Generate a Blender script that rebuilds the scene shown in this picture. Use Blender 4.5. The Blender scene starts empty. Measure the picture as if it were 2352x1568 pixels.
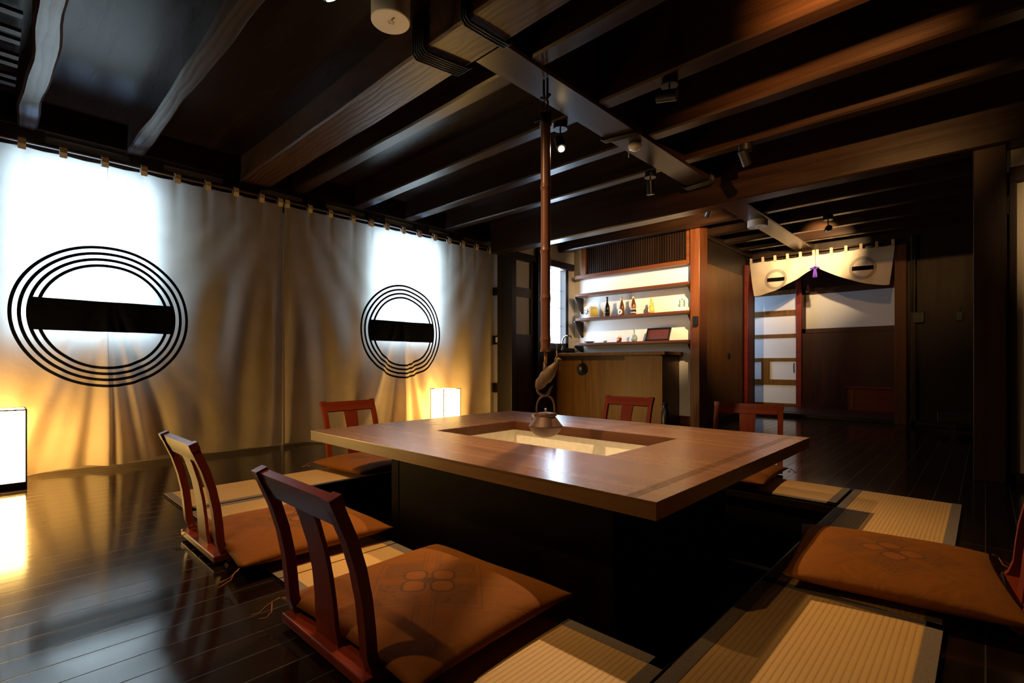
import bpy, bmesh, math, random
from mathutils import Vector, Matrix
random.seed(7)
PI = math.pi
COL = bpy.context.scene.collection
R = math.radians

# ------------------------------------------------------------------ materials
def new_mat(name):
    m = bpy.data.materials.new(name); m.use_nodes = True
    nt = m.node_tree; nt.nodes.clear()
    out = nt.nodes.new('ShaderNodeOutputMaterial')
    b = nt.nodes.new('ShaderNodeBsdfPrincipled')
    nt.links.new(b.outputs[0], out.inputs[0])
    return m, nt, b, out

def N(nt, typ, **kw):
    n = nt.nodes.new(typ)
    for k, v in kw.items():
        if k.startswith('i_'):
            n.inputs[k[2:].replace('_', ' ')].default_value = v
        else:
            setattr(n, k, v)
    return n

def ramp(nt, stops):
    r = nt.nodes.new('ShaderNodeValToRGB')
    e = r.color_ramp.elements
    while len(e) < len(stops): e.new(0.5)
    for el, (p, c) in zip(e, stops):
        el.position = p; el.color = (c[0], c[1], c[2], 1)
    return r

def mth(nt, op, a, b=None, c=None):
    n = nt.nodes.new('ShaderNodeMath'); n.operation = op
    for i, v in enumerate((a, b, c)):
        if v is None: continue
        if isinstance(v, (int, float)): n.inputs[i].default_value = v
        else: nt.links.new(v, n.inputs[i])
    return n.outputs[0]

def wood(name, c1, c2, rough=.4, axis='x', scale=1.0, bump=.15, rings=.5, spec=.28, rvar=.25):
    """wood whose grain runs along one object axis; knots and long streaks from stretched noise"""
    m, nt, b, out = new_mat(name)
    tc = N(nt, 'ShaderNodeTexCoord')
    mp = N(nt, 'ShaderNodeMapping')
    lo, hi = 0.9 * scale, 14 * scale
    s = {'x': (lo, hi, hi), 'y': (hi, lo, hi), 'z': (hi, hi, lo)}[axis]
    mp.inputs['Scale'].default_value = s
    nt.links.new(tc.outputs['Object'], mp.inputs['Vector'])
    n1 = N(nt, 'ShaderNodeTexNoise'); n1.inputs['Scale'].default_value = 1.0
    n1.inputs['Detail'].default_value = 6; n1.inputs['Roughness'].default_value = .62
    n1.inputs['Distortion'].default_value = rings
    nt.links.new(mp.outputs[0], n1.inputs['Vector'])
    mp2 = N(nt, 'ShaderNodeMapping')
    s2 = {'x': (2, 90, 90), 'y': (90, 2, 90), 'z': (90, 90, 2)}[axis]
    mp2.inputs['Scale'].default_value = [k * scale for k in s2]
    nt.links.new(tc.outputs['Object'], mp2.inputs['Vector'])
    n2 = N(nt, 'ShaderNodeTexNoise'); n2.inputs['Scale'].default_value = 1.0; n2.inputs['Detail'].default_value = 3
    nt.links.new(mp2.outputs[0], n2.inputs['Vector'])
    mix = mth(nt, 'ADD', mth(nt, 'MULTIPLY', n1.outputs[0], .75), mth(nt, 'MULTIPLY', n2.outputs[0], .25))
    r = ramp(nt, [(.33, c1), (.5, [(a + d) / 2 for a, d in zip(c1, c2)]), (.68, c2)])
    nt.links.new(mix, r.inputs[0])
    nt.links.new(r.outputs[0], b.inputs['Base Color'])
    b.inputs['Roughness'].default_value = rough
    b.inputs['Specular IOR Level'].default_value = spec
    rr = mth(nt, 'MULTIPLY_ADD', mix, rvar, rough - rvar / 2)
    nt.links.new(rr, b.inputs['Roughness'])
    bp = N(nt, 'ShaderNodeBump'); bp.inputs['Strength'].default_value = bump; bp.inputs['Distance'].default_value = .004
    nt.links.new(mix, bp.inputs['Height']); nt.links.new(bp.outputs[0], b.inputs['Normal'])
    return m

def knot_wood(name, c1, c2, k, axis='x', freq=150, rough=.4, spec=.3, wavy=0):
    """long grain that bends round a knot at the object-space point k"""
    m, nt, b, out = new_mat(name)
    tc = N(nt, 'ShaderNodeTexCoord'); sp = N(nt, 'ShaderNodeSeparateXYZ'); nt.links.new(tc.outputs['Object'], sp.inputs[0])
    dx = mth(nt, 'MULTIPLY', mth(nt, 'SUBTRACT', sp.outputs[0], k[0]), .45); dy = mth(nt, 'SUBTRACT', sp.outputs[1], k[1])
    r = mth(nt, 'SQRT', mth(nt, 'ADD', mth(nt, 'MULTIPLY', dx, dx), mth(nt, 'MULTIPLY', dy, dy)))
    n = N(nt, 'ShaderNodeTexNoise'); n.inputs['Scale'].default_value = 7; n.inputs['Detail'].default_value = 3
    mp = N(nt, 'ShaderNodeMapping'); mp.inputs['Scale'].default_value = (.35, 1.6, 1.6); nt.links.new(tc.outputs['Object'], mp.inputs['Vector']); nt.links.new(mp.outputs[0], n.inputs['Vector'])
    far = mth(nt, 'MINIMUM', 1.0, mth(nt, 'MULTIPLY', r, 9.0))
    co = mth(nt, 'ADD', mth(nt, 'MULTIPLY', r, mth(nt, 'SUBTRACT', 1.0, far)), mth(nt, 'MULTIPLY', dy, far))
    if wavy: co = dy
    ph = mth(nt, 'ADD', mth(nt, 'MULTIPLY', co, freq), mth(nt, 'MULTIPLY', n.outputs[0], 14.0 if not wavy else wavy))
    w = mth(nt, 'MULTIPLY_ADD', mth(nt, 'SINE', ph), .5, .5)
    n2 = N(nt, 'ShaderNodeTexNoise'); n2.inputs['Scale'].default_value = 1; n2.inputs['Detail'].default_value = 5
    mp2 = N(nt, 'ShaderNodeMapping'); mp2.inputs['Scale'].default_value = (2, 60, 60); nt.links.new(tc.outputs['Object'], mp2.inputs['Vector']); nt.links.new(mp2.outputs[0], n2.inputs['Vector'])
    f = mth(nt, 'ADD', mth(nt, 'MULTIPLY', mth(nt, 'POWER', w, .6), .5), mth(nt, 'MULTIPLY', n2.outputs[0], .5))
    if not wavy: f = mth(nt, 'MULTIPLY', f, mth(nt, 'GREATER_THAN', r, .011))
    rp = ramp(nt, [(.15, c1), (.75, c2)]); nt.links.new(f, rp.inputs[0]); nt.links.new(rp.outputs[0], b.inputs['Base Color'])
    b.inputs['Roughness'].default_value = rough; b.inputs['Specular IOR Level'].default_value = spec
    bp = N(nt, 'ShaderNodeBump'); bp.inputs['Strength'].default_value = .3; bp.inputs['Distance'].default_value = .003
    nt.links.new(f, bp.inputs['Height']); nt.links.new(bp.outputs[0], b.inputs['Normal'])
    return m

def plain(name, c, rough=.6, metal=0, bump=0, bscale=60, var=.0, spec=.5):
    m, nt, b, out = new_mat(name)
    b.inputs['Roughness'].default_value = rough; b.inputs['Metallic'].default_value = metal
    b.inputs['Specular IOR Level'].default_value = spec
    tc = N(nt, 'ShaderNodeTexCoord')
    n = N(nt, 'ShaderNodeTexNoise'); n.inputs['Scale'].default_value = bscale; n.inputs['Detail'].default_value = 5
    nt.links.new(tc.outputs['Object'], n.inputs['Vector'])
    r = ramp(nt, [(.3, [k * (1 - var) for k in c]), (.7, [min(1, k * (1 + var)) for k in c])])
    nt.links.new(n.outputs[0], r.inputs[0]); nt.links.new(r.outputs[0], b.inputs['Base Color'])
    if bump:
        bp = N(nt, 'ShaderNodeBump'); bp.inputs['Strength'].default_value = bump; bp.inputs['Distance'].default_value = .003
        nt.links.new(n.outputs[0], bp.inputs['Height']); nt.links.new(bp.outputs[0], b.inputs['Normal'])
    return m

def emit(name, c, s, base=None):
    m, nt, b, out = new_mat(name)
    b.inputs['Base Color'].default_value = (*(base or (.8, .8, .8)), 1)
    tc = N(nt, 'ShaderNodeTexCoord'); n = N(nt, 'ShaderNodeTexNoise'); n.inputs['Scale'].default_value = 9
    nt.links.new(tc.outputs['Object'], n.inputs['Vector'])
    r = ramp(nt, [(.2, [k * .96 for k in c]), (.8, c)]); nt.links.new(n.outputs[0], r.inputs[0])
    nt.links.new(r.outputs[0], b.inputs['Emission Color'])
    b.inputs['Emission Strength'].default_value = s
    return m

def floor_mat():
    m, nt, b, out = new_mat('floor_boards')
    tc = N(nt, 'ShaderNodeTexCoord')
    mp = N(nt, 'ShaderNodeMapping'); mp.inputs['Rotation'].default_value = (0, 0, PI / 2)
    mp.inputs['Location'].default_value = (-.556, 0, 0)
    nt.links.new(tc.outputs['Object'], mp.inputs['Vector'])
    br = N(nt, 'ShaderNodeTexBrick'); br.offset = 0.0; br.squash = 1
    br.inputs['Scale'].default_value = 1
    br.inputs['Color1'].default_value = (.0, .0, .0, 1); br.inputs['Color2'].default_value = (1, 1, 1, 1)
    br.inputs['Mortar'].default_value = (0, 0, 0, 1)
    br.inputs['Mortar Size'].default_value = .0022; br.inputs['Mortar Smooth'].default_value = .3
    br.inputs['Brick Width'].default_value = 3.64; br.inputs['Row Height'].default_value = .115
    nt.links.new(mp.outputs[0], br.inputs['Vector'])
    mp2 = N(nt, 'ShaderNodeMapping'); mp2.inputs['Scale'].default_value = (22, 1.2, 22)
    nt.links.new(tc.outputs['Object'], mp2.inputs['Vector'])
    n = N(nt, 'ShaderNodeTexNoise'); n.inputs['Scale'].default_value = 1; n.inputs['Detail'].default_value = 6
    nt.links.new(mp2.outputs[0], n.inputs['Vector'])
    g = mth(nt, 'ADD', mth(nt, 'MULTIPLY', n.outputs[0], .8), mth(nt, 'MULTIPLY', br.outputs['Color'], .35))
    r = ramp(nt, [(.3, (.0045, .0024, .0014)), (.8, (.016, .008, .0045))]); nt.links.new(g, r.inputs[0])
    mx = N(nt, 'ShaderNodeMix', data_type='RGBA')
    nt.links.new(br.outputs['Fac'], mx.inputs[0]); nt.links.new(r.outputs[0], mx.inputs[6])
    mx.inputs[7].default_value = (.003, .0015, .001, 1)
    nt.links.new(mx.outputs[2], b.inputs['Base Color'])
    nt.links.new(mth(nt, 'MULTIPLY_ADD', n.outputs[0], .10, mth(nt, 'MULTIPLY_ADD', br.outputs['Fac'], .5, .07)), b.inputs['Roughness'])
    b.inputs['Specular IOR Level'].default_value = .8
    h = mth(nt, 'SUBTRACT', mth(nt, 'MULTIPLY', n.outputs[0], .12), mth(nt, 'MULTIPLY', br.outputs['Fac'], .35))
    h2 = mth(nt, 'ADD', h, mth(nt, 'MULTIPLY', br.outputs['Color'], .15))
    bp = N(nt, 'ShaderNodeBump'); bp.inputs['Strength'].default_value = .22; bp.inputs['Distance'].default_value = .0015
    nt.links.new(h2, bp.inputs['Height']); nt.links.new(bp.outputs[0], b.inputs['Normal'])
    return m

def ring_mask(nt, u, v, cu, cv, radii, w, bar_r, bar_h):
    """black rings and a horizontal bar, as printed on the cloth; returns 1 on the print"""
    du = mth(nt, 'SUBTRACT', u, cu); dv = mth(nt, 'SUBTRACT', v, cv)
    r = mth(nt, 'SQRT', mth(nt, 'ADD', mth(nt, 'MULTIPLY', du, du), mth(nt, 'MULTIPLY', dv, dv)))
    tot = None
    for R_ in radii:
        k = mth(nt, 'LESS_THAN', mth(nt, 'ABSOLUTE', mth(nt, 'SUBTRACT', r, R_)), w / 2)
        tot = k if tot is None else mth(nt, 'MAXIMUM', tot, k)
    bar = mth(nt, 'MULTIPLY', mth(nt, 'LESS_THAN', r, bar_r), mth(nt, 'LESS_THAN', mth(nt, 'ABSOLUTE', dv), bar_h))
    return mth(nt, 'MAXIMUM', tot, bar)

def cloth_mat(name, c, centres, radii, w, bar_r, bar_h, transl=.5, seams=()):
    m, nt, b, out = new_mat(name)
    uvn = N(nt, 'ShaderNodeUVMap'); uvn.uv_map = 'UVMap'
    sp = N(nt, 'ShaderNodeSeparateXYZ'); nt.links.new(uvn.outputs[0], sp.inputs[0])
    u, v = sp.outputs[0], sp.outputs[1]
    mask = None
    for (cu, cv) in centres:
        k = ring_mask(nt, u, v, cu, cv, radii, w, bar_r, bar_h)
        mask = k if mask is None else mth(nt, 'MAXIMUM', mask, k)
    for s in seams:
        k = mth(nt, 'MULTIPLY', mth(nt, 'LESS_THAN', mth(nt, 'ABSOLUTE', mth(nt, 'SUBTRACT', u, s)), .0035), .22)
        mask = mth(nt, 'MAXIMUM', mask, k)
    n = N(nt, 'ShaderNodeTexNoise'); n.inputs['Scale'].default_value = 5; n.inputs['Detail'].default_value = 8
    nt.links.new(uvn.outputs[0], n.inputs['Vector'])
    r = ramp(nt, [(.35, [k * .9 for k in c]), (.65, c)]); nt.links.new(n.outputs[0], r.inputs[0])
    mx = N(nt, 'ShaderNodeMix', data_type='RGBA'); nt.links.new(mask, mx.inputs[0])
    nt.links.new(r.outputs[0], mx.inputs[6]); mx.inputs[7].default_value = (.004, .004, .006, 1)
    nt.links.new(mx.outputs[2], b.inputs['Base Color'])
    b.inputs['Roughness'].default_value = .95; b.inputs['Specular IOR Level'].default_value = .05
    wv = N(nt, 'ShaderNodeTexNoise'); wv.inputs['Scale'].default_value = 260; wv.inputs['Detail'].default_value = 2
    nt.links.new(uvn.outputs[0], wv.inputs['Vector'])
    n3 = N(nt, 'ShaderNodeTexNoise'); n3.inputs['Scale'].default_value = 9; n3.inputs['Detail'].default_value = 6
    n3.inputs['Distortion'].default_value = 1.2
    nt.links.new(uvn.outputs[0], n3.inputs['Vector'])
    hh = mth(nt, 'ADD', mth(nt, 'MULTIPLY', wv.outputs[0], .12), n3.outputs[0])
    bp = N(nt, 'ShaderNodeBump'); bp.inputs['Strength'].default_value = .3; bp.inputs['Distance'].default_value = .02
    nt.links.new(hh, bp.inputs['Height']); nt.links.new(bp.outputs[0], b.inputs['Normal'])
    tr = N(nt, 'ShaderNodeBsdfTranslucent'); nt.links.new(mx.outputs[2], tr.inputs[0])
    ms = N(nt, 'ShaderNodeMixShader')
    nt.links.new(mth(nt, 'MULTIPLY', mth(nt, 'SUBTRACT', 1.0, mask), transl), ms.inputs[0])
    nt.links.new(b.outputs[0], ms.inputs[1]); nt.links.new(tr.outputs[0], ms.inputs[2])
    nt.links.new(ms.outputs[0], out.inputs[0])
    return m

def tatami_mat(axis):
    m, nt, b, out = new_mat('tatami_straw_' + axis)
    tc = N(nt, 'ShaderNodeTexCoord'); sp = N(nt, 'ShaderNodeSeparateXYZ'); nt.links.new(tc.outputs['Object'], sp.inputs[0])
    co = sp.outputs[0] if axis == 'y' else sp.outputs[1]
    rib = mth(nt, 'ABSOLUTE', mth(nt, 'SINE', mth(nt, 'MULTIPLY', co, PI / .0165)))
    rib = mth(nt, 'POWER', rib, .35)
    mp = N(nt, 'ShaderNodeMapping'); mp.inputs['Scale'].default_value = (14, 260, 20) if axis == 'y' else (260, 14, 20)
    nt.links.new(tc.outputs['Object'], mp.inputs['Vector'])
    n = N(nt, 'ShaderNodeTexNoise'); n.inputs['Scale'].default_value = 1; n.inputs['Detail'].default_value = 4
    nt.links.new(mp.outputs[0], n.inputs['Vector'])
    n2 = N(nt, 'ShaderNodeTexNoise'); n2.inputs['Scale'].default_value = 3; nt.links.new(tc.outputs['Object'], n2.inputs['Vector'])
    f = mth(nt, 'ADD', mth(nt, 'MULTIPLY', rib, .55), mth(nt, 'ADD', mth(nt, 'MULTIPLY', n.outputs[0], .3), mth(nt, 'MULTIPLY', n2.outputs[0], .25)))
    r = ramp(nt, [(.25, (.14, .07, .02)), (.55, (.50, .28, .09)), (.9, (.62, .37, .13))]); nt.links.new(f, r.inputs[0])
    nt.links.new(r.outputs[0], b.inputs['Base Color']); b.inputs['Roughness'].default_value = .55
    bp = N(nt, 'ShaderNodeBump'); bp.inputs['Strength'].default_value = .6; bp.inputs['Distance'].default_value = .002
    nt.links.new(f, bp.inputs['Height']); nt.links.new(bp.outputs[0], b.inputs['Normal'])
    return m

def cushion_mat():
    m, nt, b, out = new_mat('cushion_cloth')
    uvn = N(nt, 'ShaderNodeUVMap'); uvn.uv_map = 'UVMap'
    sp = N(nt, 'ShaderNodeSeparateXYZ'); nt.links.new(uvn.outputs[0], sp.inputs[0])
    u0, v0 = sp.outputs[0], sp.outputs[1]          # -1..1, the pattern sits diagonally on the cushion
    u = mth(nt, 'MULTIPLY', mth(nt, 'ADD', u0, v0), .7071); v = mth(nt, 'MULTIPLY', mth(nt, 'SUBTRACT', u0, v0), .7071)
    au, av = mth(nt, 'ABSOLUTE', u), mth(nt, 'ABSOLUTE', v)
    mxuv = mth(nt, 'MAXIMUM', au, av)
    sq = mth(nt, 'LESS_THAN', mxuv, .46)
    fr = mth(nt, 'LESS_THAN', mth(nt, 'ABSOLUTE', mth(nt, 'SUBTRACT', mxuv, .50)), .008)
    # crossing bands
    def line(x, p, w): return mth(nt, 'LESS_THAN', mth(nt, 'ABSOLUTE', mth(nt, 'SUBTRACT', x, p)), w)
    band = mth(nt, 'MAXIMUM', mth(nt, 'LESS_THAN', au, .07), mth(nt, 'LESS_THAN', av, .07))
    bl = mth(nt, 'MAXIMUM', mth(nt, 'MAXIMUM', line(au, .09, .007), line(av, .09, .007)), mth(nt, 'MAXIMUM', line(au, .05, .005), line(av, .05, .005)))
    bl = mth(nt, 'MULTIPLY', bl, mth(nt, 'LESS_THAN', mxuv, .8))
    # four petals: circles centred on the diagonals
    pu, pv = mth(nt, 'SUBTRACT', au, .135), mth(nt, 'SUBTRACT', av, .115)
    pr = mth(nt, 'POWER', mth(nt, 'ADD', mth(nt, 'POWER', mth(nt, 'ABSOLUTE', pu), 3.0), mth(nt, 'POWER', mth(nt, 'ABSOLUTE', pv), 3.0)), .3333)
    petal = mth(nt, 'LESS_THAN', pr, .105); pline = line(pr, .108, .012)
    core = mth(nt, 'LESS_THAN', mth(nt, 'ADD', au, av), .06)
    # small floral ground inside the square
    vo = N(nt, 'ShaderNodeTexVoronoi'); vo.inputs['Scale'].default_value = 16; nt.links.new(uvn.outputs[0], vo.inputs['Vector'])
    dots = mth(nt, 'LESS_THAN', vo.outputs['Distance'], .3)
    n = N(nt, 'ShaderNodeTexNoise'); n.inputs['Scale'].default_value = 45; nt.links.new(uvn.outputs[0], n.inputs['Vector'])
    ground = mth(nt, 'MULTIPLY', mth(nt, 'MULTIPLY', sq, mth(nt, 'SUBTRACT', 1.0, mth(nt, 'MAXIMUM', band, petal))),
                 mth(nt, 'ADD', .28, mth(nt, 'MULTIPLY', dots, mth(nt, 'MULTIPLY', n.outputs[0], .6))))
    dark = mth(nt, 'MAXIMUM', ground, mth(nt, 'MULTIPLY', mth(nt, 'MAXIMUM', fr, mth(nt, 'MULTIPLY', bl, mth(nt, 'SUBTRACT', 1.0, petal))), .4))
    dark = mth(nt, 'MAXIMUM', dark, mth(nt, 'MULTIPLY', mth(nt, 'MAXIMUM', pline, core), .75))
    mx = N(nt, 'ShaderNodeMix', data_type='RGBA'); nt.links.new(dark, mx.inputs[0])
    mx.inputs[6].default_value = (.20, .060, .0025, 1); mx.inputs[7].default_value = (.06, .03, .015, 1)
    mx2 = N(nt, 'ShaderNodeMix', data_type='RGBA'); nt.links.new(mth(nt, 'MULTIPLY', petal, mth(nt, 'SUBTRACT', .55, mth(nt, 'MULTIPLY', pline, .55))), mx2.inputs[0])
    nt.links.new(mx.outputs[2], mx2.inputs[6]); mx2.inputs[7].default_value = (.25, .072, .012, 1)
    nt.links.new(mx2.outputs[2], b.inputs['Base Color'])
    b.inputs['Roughness'].default_value = .75; b.inputs['Specular IOR Level'].default_value = .15
    b.inputs['Sheen Weight'].default_value = .08; b.inputs['Sheen Roughness'].default_value = .4
    b.inputs['Sheen Tint'].default_value = (1, .55, .25, 1)
    n2 = N(nt, 'ShaderNodeTexNoise'); n2.inputs['Scale'].default_value = 3.5; n2.inputs['Detail'].default_value = 5; n2.inputs['Distortion'].default_value = 1
    nt.links.new(uvn.outputs[0], n2.inputs['Vector'])
    bp = N(nt, 'ShaderNodeBump'); bp.inputs['Strength'].default_value = .35; bp.inputs['Distance'].default_value = .02
    nt.links.new(n2.outputs[0], bp.inputs['Height']); nt.links.new(bp.outputs[0], b.inputs['Normal'])
    return m

def glass_mat(name, c, rough=.05, alpha_tr=.85):
    m, nt, b, out = new_mat(name)
    b.inputs['Base Color'].default_value = (*c, 1); b.inputs['Roughness'].default_value = rough
    b.inputs['Transmission Weight'].default_value = alpha_tr; b.inputs['IOR'].default_value = 1.45
    tc = N(nt, 'ShaderNodeTexCoord'); n = N(nt, 'ShaderNodeTexNoise'); n.inputs['Scale'].default_value = 20
    nt.links.new(tc.outputs['Object'], n.inputs['Vector'])
    bp = N(nt, 'ShaderNodeBump'); bp.inputs['Strength'].default_value = .03; nt.links.new(n.outputs[0], bp.inputs['Height'])
    nt.links.new(bp.outputs[0], b.inputs['Normal'])
    return m

M = {}
M['beam'] = wood('beam_wood', (.007, .003, .0013), (.026, .011, .0045), .32, 'x', 1, .15, spec=.33)
M['beam_y'] = wood('girder_wood', (.009, .004, .0018), (.034, .015, .0065), .32, 'y', 1, .15, spec=.42)
M['tie'] = knot_wood('knotty_tie_beam_wood', (.007, .003, .0015), (.060, .026, .009), (-2.03 + 1.75, 1.70 - 1.7525))
M['hewn'] = knot_wood('wavy_hewn_wood', (.008, .0045, .003), (.035, .02, .013), (0, 0), freq=160, rough=.33, spec=.5, wavy=9)
M['ceil'] = wood('ceiling_boards', (.006, .0028, .0015), (.014, .006, .003), .26, 'x', .6, .04, spec=.12)
M['post'] = wood('post_wood', (.016, .006, .0025), (.045, .018, .007), .42, 'z', 1, .3)
M['darkz'] = wood('dark_panel_wood', (.008, .0035, .0013), (.021, .009, .003), .42, 'z', .8, .2)
M['darkx'] = wood('dark_rail_wood', (.010, .0045, .002), (.028, .012, .005), .42, 'x', .8, .2)
M['darky'] = wood('dark_plate_wood', (.010, .0045, .002), (.028, .012, .005), .42, 'y', .8, .2)
M['black'] = wood('blackened_wood', (.006, .004, .003), (.016, .010, .007), .5, 'z', .8, .2)
M['redz'] = wood('reddish_upright_wood', (.065, .017, .004), (.15, .046, .011), .42, 'z', 1, .2)
M['redx'] = wood('reddish_rail_wood', (.065, .017, .004), (.15, .046, .011), .42, 'x', 1, .2)
M['counter'] = wood('counter_front_wood', (.08, .028, .002), (.19, .085, .008), .42, 'z', .7, .2, rings=1.2)
M['table'] = wood('table_top_wood', (.15, .068, .036), (.24, .118, .062), .27, 'x', .5, .02, rings=.8, spec=.55, rvar=.08)
M['tedge'] = wood('table_edge_wood', (.10, .048, .014), (.19, .095, .030), .4, 'x', .8, .12)
M['rim'] = wood('opening_rim_wood', (.05, .016, .006), (.11, .036, .012), .45, 'x', .8, .1)
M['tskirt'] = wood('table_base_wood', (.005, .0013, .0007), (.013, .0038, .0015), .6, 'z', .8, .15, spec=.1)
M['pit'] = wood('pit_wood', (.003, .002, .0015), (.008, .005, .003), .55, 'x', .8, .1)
M['chair'] = wood('chair_lacquer_wood', (.15, .018, .005), (.25, .038, .010), .36, 'z', .8, .0, spec=.14)
M['chairx'] = wood('chair_rail_wood', (.15, .018, .005), (.25, .038, .010), .30, 'x', .8, .0, spec=.3)
M['bamboo'] = wood('smoked_bamboo', (.085, .032, .019), (.16, .062, .036), .35, 'z', .8, .08)
M['bamboo2'] = wood('pale_bamboo', (.22, .12, .04), (.36, .2, .07), .4, 'z', .8, .08)
M['bamboo3'] = wood('dark_bamboo', (.035, .022, .012), (.08, .045, .02), .35, 'y', .8, .08)
M['fish'] = wood('driftwood', (.05, .028, .014), (.13, .08, .042), .65, 'z', 3, .8)
M['plaster'] = plain('cream_plaster', (.70, .62, .48), .9, bump=.3, bscale=80, var=.04, spec=.1)
M['white'] = plain('white_plaster', (.80, .80, .78), .9, bump=.1, bscale=90, var=.02, spec=.1)
M['hearth'] = plain('hearth_plaster', (.94, .91, .82), .9, bump=.3, bscale=30, var=.06, spec=.1)
M['paperblue'] = plain('sliding_door_paper', (.62, .64, .66), .85, bump=.05, var=.03, spec=.1)
M['iron'] = plain('cast_iron_rust', (.10, .05, .036), .5, .35, .35, 260, .3)
M['blackiron'] = plain('black_iron', (.01, .01, .01), .45, .6, .1)
M['blackmetal'] = plain('black_painted_metal', (.006, .006, .007), .35, .2)
M['greybox'] = plain('grey_box_paint', (.045, .05, .045), .5)
M['chrome'] = plain('chrome', (.7, .7, .72), .12, 1)
M['whiteplastic'] = plain('white_plastic', (.72, .70, .66), .45)
M['rope'] = plain('black_rope', (.006, .006, .007), .3, 0, .6, 200, .3)
M['cord'] = plain('straw_cord', (.26, .18, .1), .8)
M['heri'] = plain('mat_border_cloth', (.17, .125, .085), .8, 0, .5, 240, .25)
M['tatx'] = tatami_mat('x'); M['taty'] = tatami_mat('y')
M['cushion'] = cushion_mat()
M['tassel'] = plain('cushion_tassel_thread', (.3, .1, .04), .8)
M['floor'] = floor_mat()
M['paper'] = emit('lantern_paper', (1.0, .60, .17), 34.0, (.9, .8, .6))
M['winpane'] = emit('bright_window_paper', (.36, .60, 1.0), 22.0)
M['kitpane'] = emit('kitchen_window_paper', (.58, .77, 1.0), 28.0)
M['bulb'] = emit('lamp_bulb', (1.0, .78, .45), 60.0)
RAD = (.535, .488, .442, .396)
M['curtA'] = cloth_mat('curtain_cloth_first', (.56, .45, .315), [(.649, 1.18)], RAD, .0215, .44, .117, .5, (.649,))
M['curtB'] = cloth_mat('curtain_cloth_second', (.56, .45, .315), [(3.363, 1.19)], RAD, .0215, .44, .117, .5, (3.363,))
M['tab'] = plain('curtain_tab_cloth', (.60, .48, .33), .95, spec=.05)
M['noren'] = cloth_mat('door_curtain_cloth', (.86, .76, .64), [(-2.335, 2.105), (-1.23, 2.135)], (.152, .141, .130, .119), .0045, .124, .030, .25)
M['purple'] = plain('purple_cord', (.10, .03, .42), .7)
M['redfloor'] = wood('red_lacquer_wood', (.10, .008, .004), (.20, .018, .008), .4, 'x', 1, .1)
M['redpanel'] = wood('dark_red_panel_wood', (.02, .004, .003), (.05, .009, .005), .4, 'z', 1, .1)
M['glassblue'] = glass_mat('pale_blue_glass', (.6, .85, .9), .05, .8)
M['glassbrown'] = plain('brown_glass', (.10, .035, .01), .12)
M['glassblack'] = plain('black_glass', (.006, .007, .006), .12)
M['amber'] = plain('amber_label_glass', (.35, .13, .03), .2)
M['gold'] = plain('gold_glass', (.8, .55, .14), .22, .3)
M['labelwhite'] = plain('white_label', (.82, .82, .78), .7)
M['ink'] = plain('black_ink', (.01, .01, .01), .7)
M['yellow'] = plain('yellow_label', (.7, .62, .18), .6)
M['red'] = plain('red_glaze', (.22, .03, .03), .3)
M['blueglaze'] = plain('blue_white_glaze', (.32, .42, .5), .2, var=.5, bscale=50)
M['basket'] = plain('red_brown_wicker', (.09, .018, .012), .5, 0, .9, 110, .8)
M['cap'] = plain('gold_cap', (.7, .55, .25), .3, .8)

# ------------------------------------------------------------------ mesh builder
def wloc(o):
    v = Vector((0, 0, 0))
    while o is not None:
        v += o.location; o = o.parent
    return v

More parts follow.
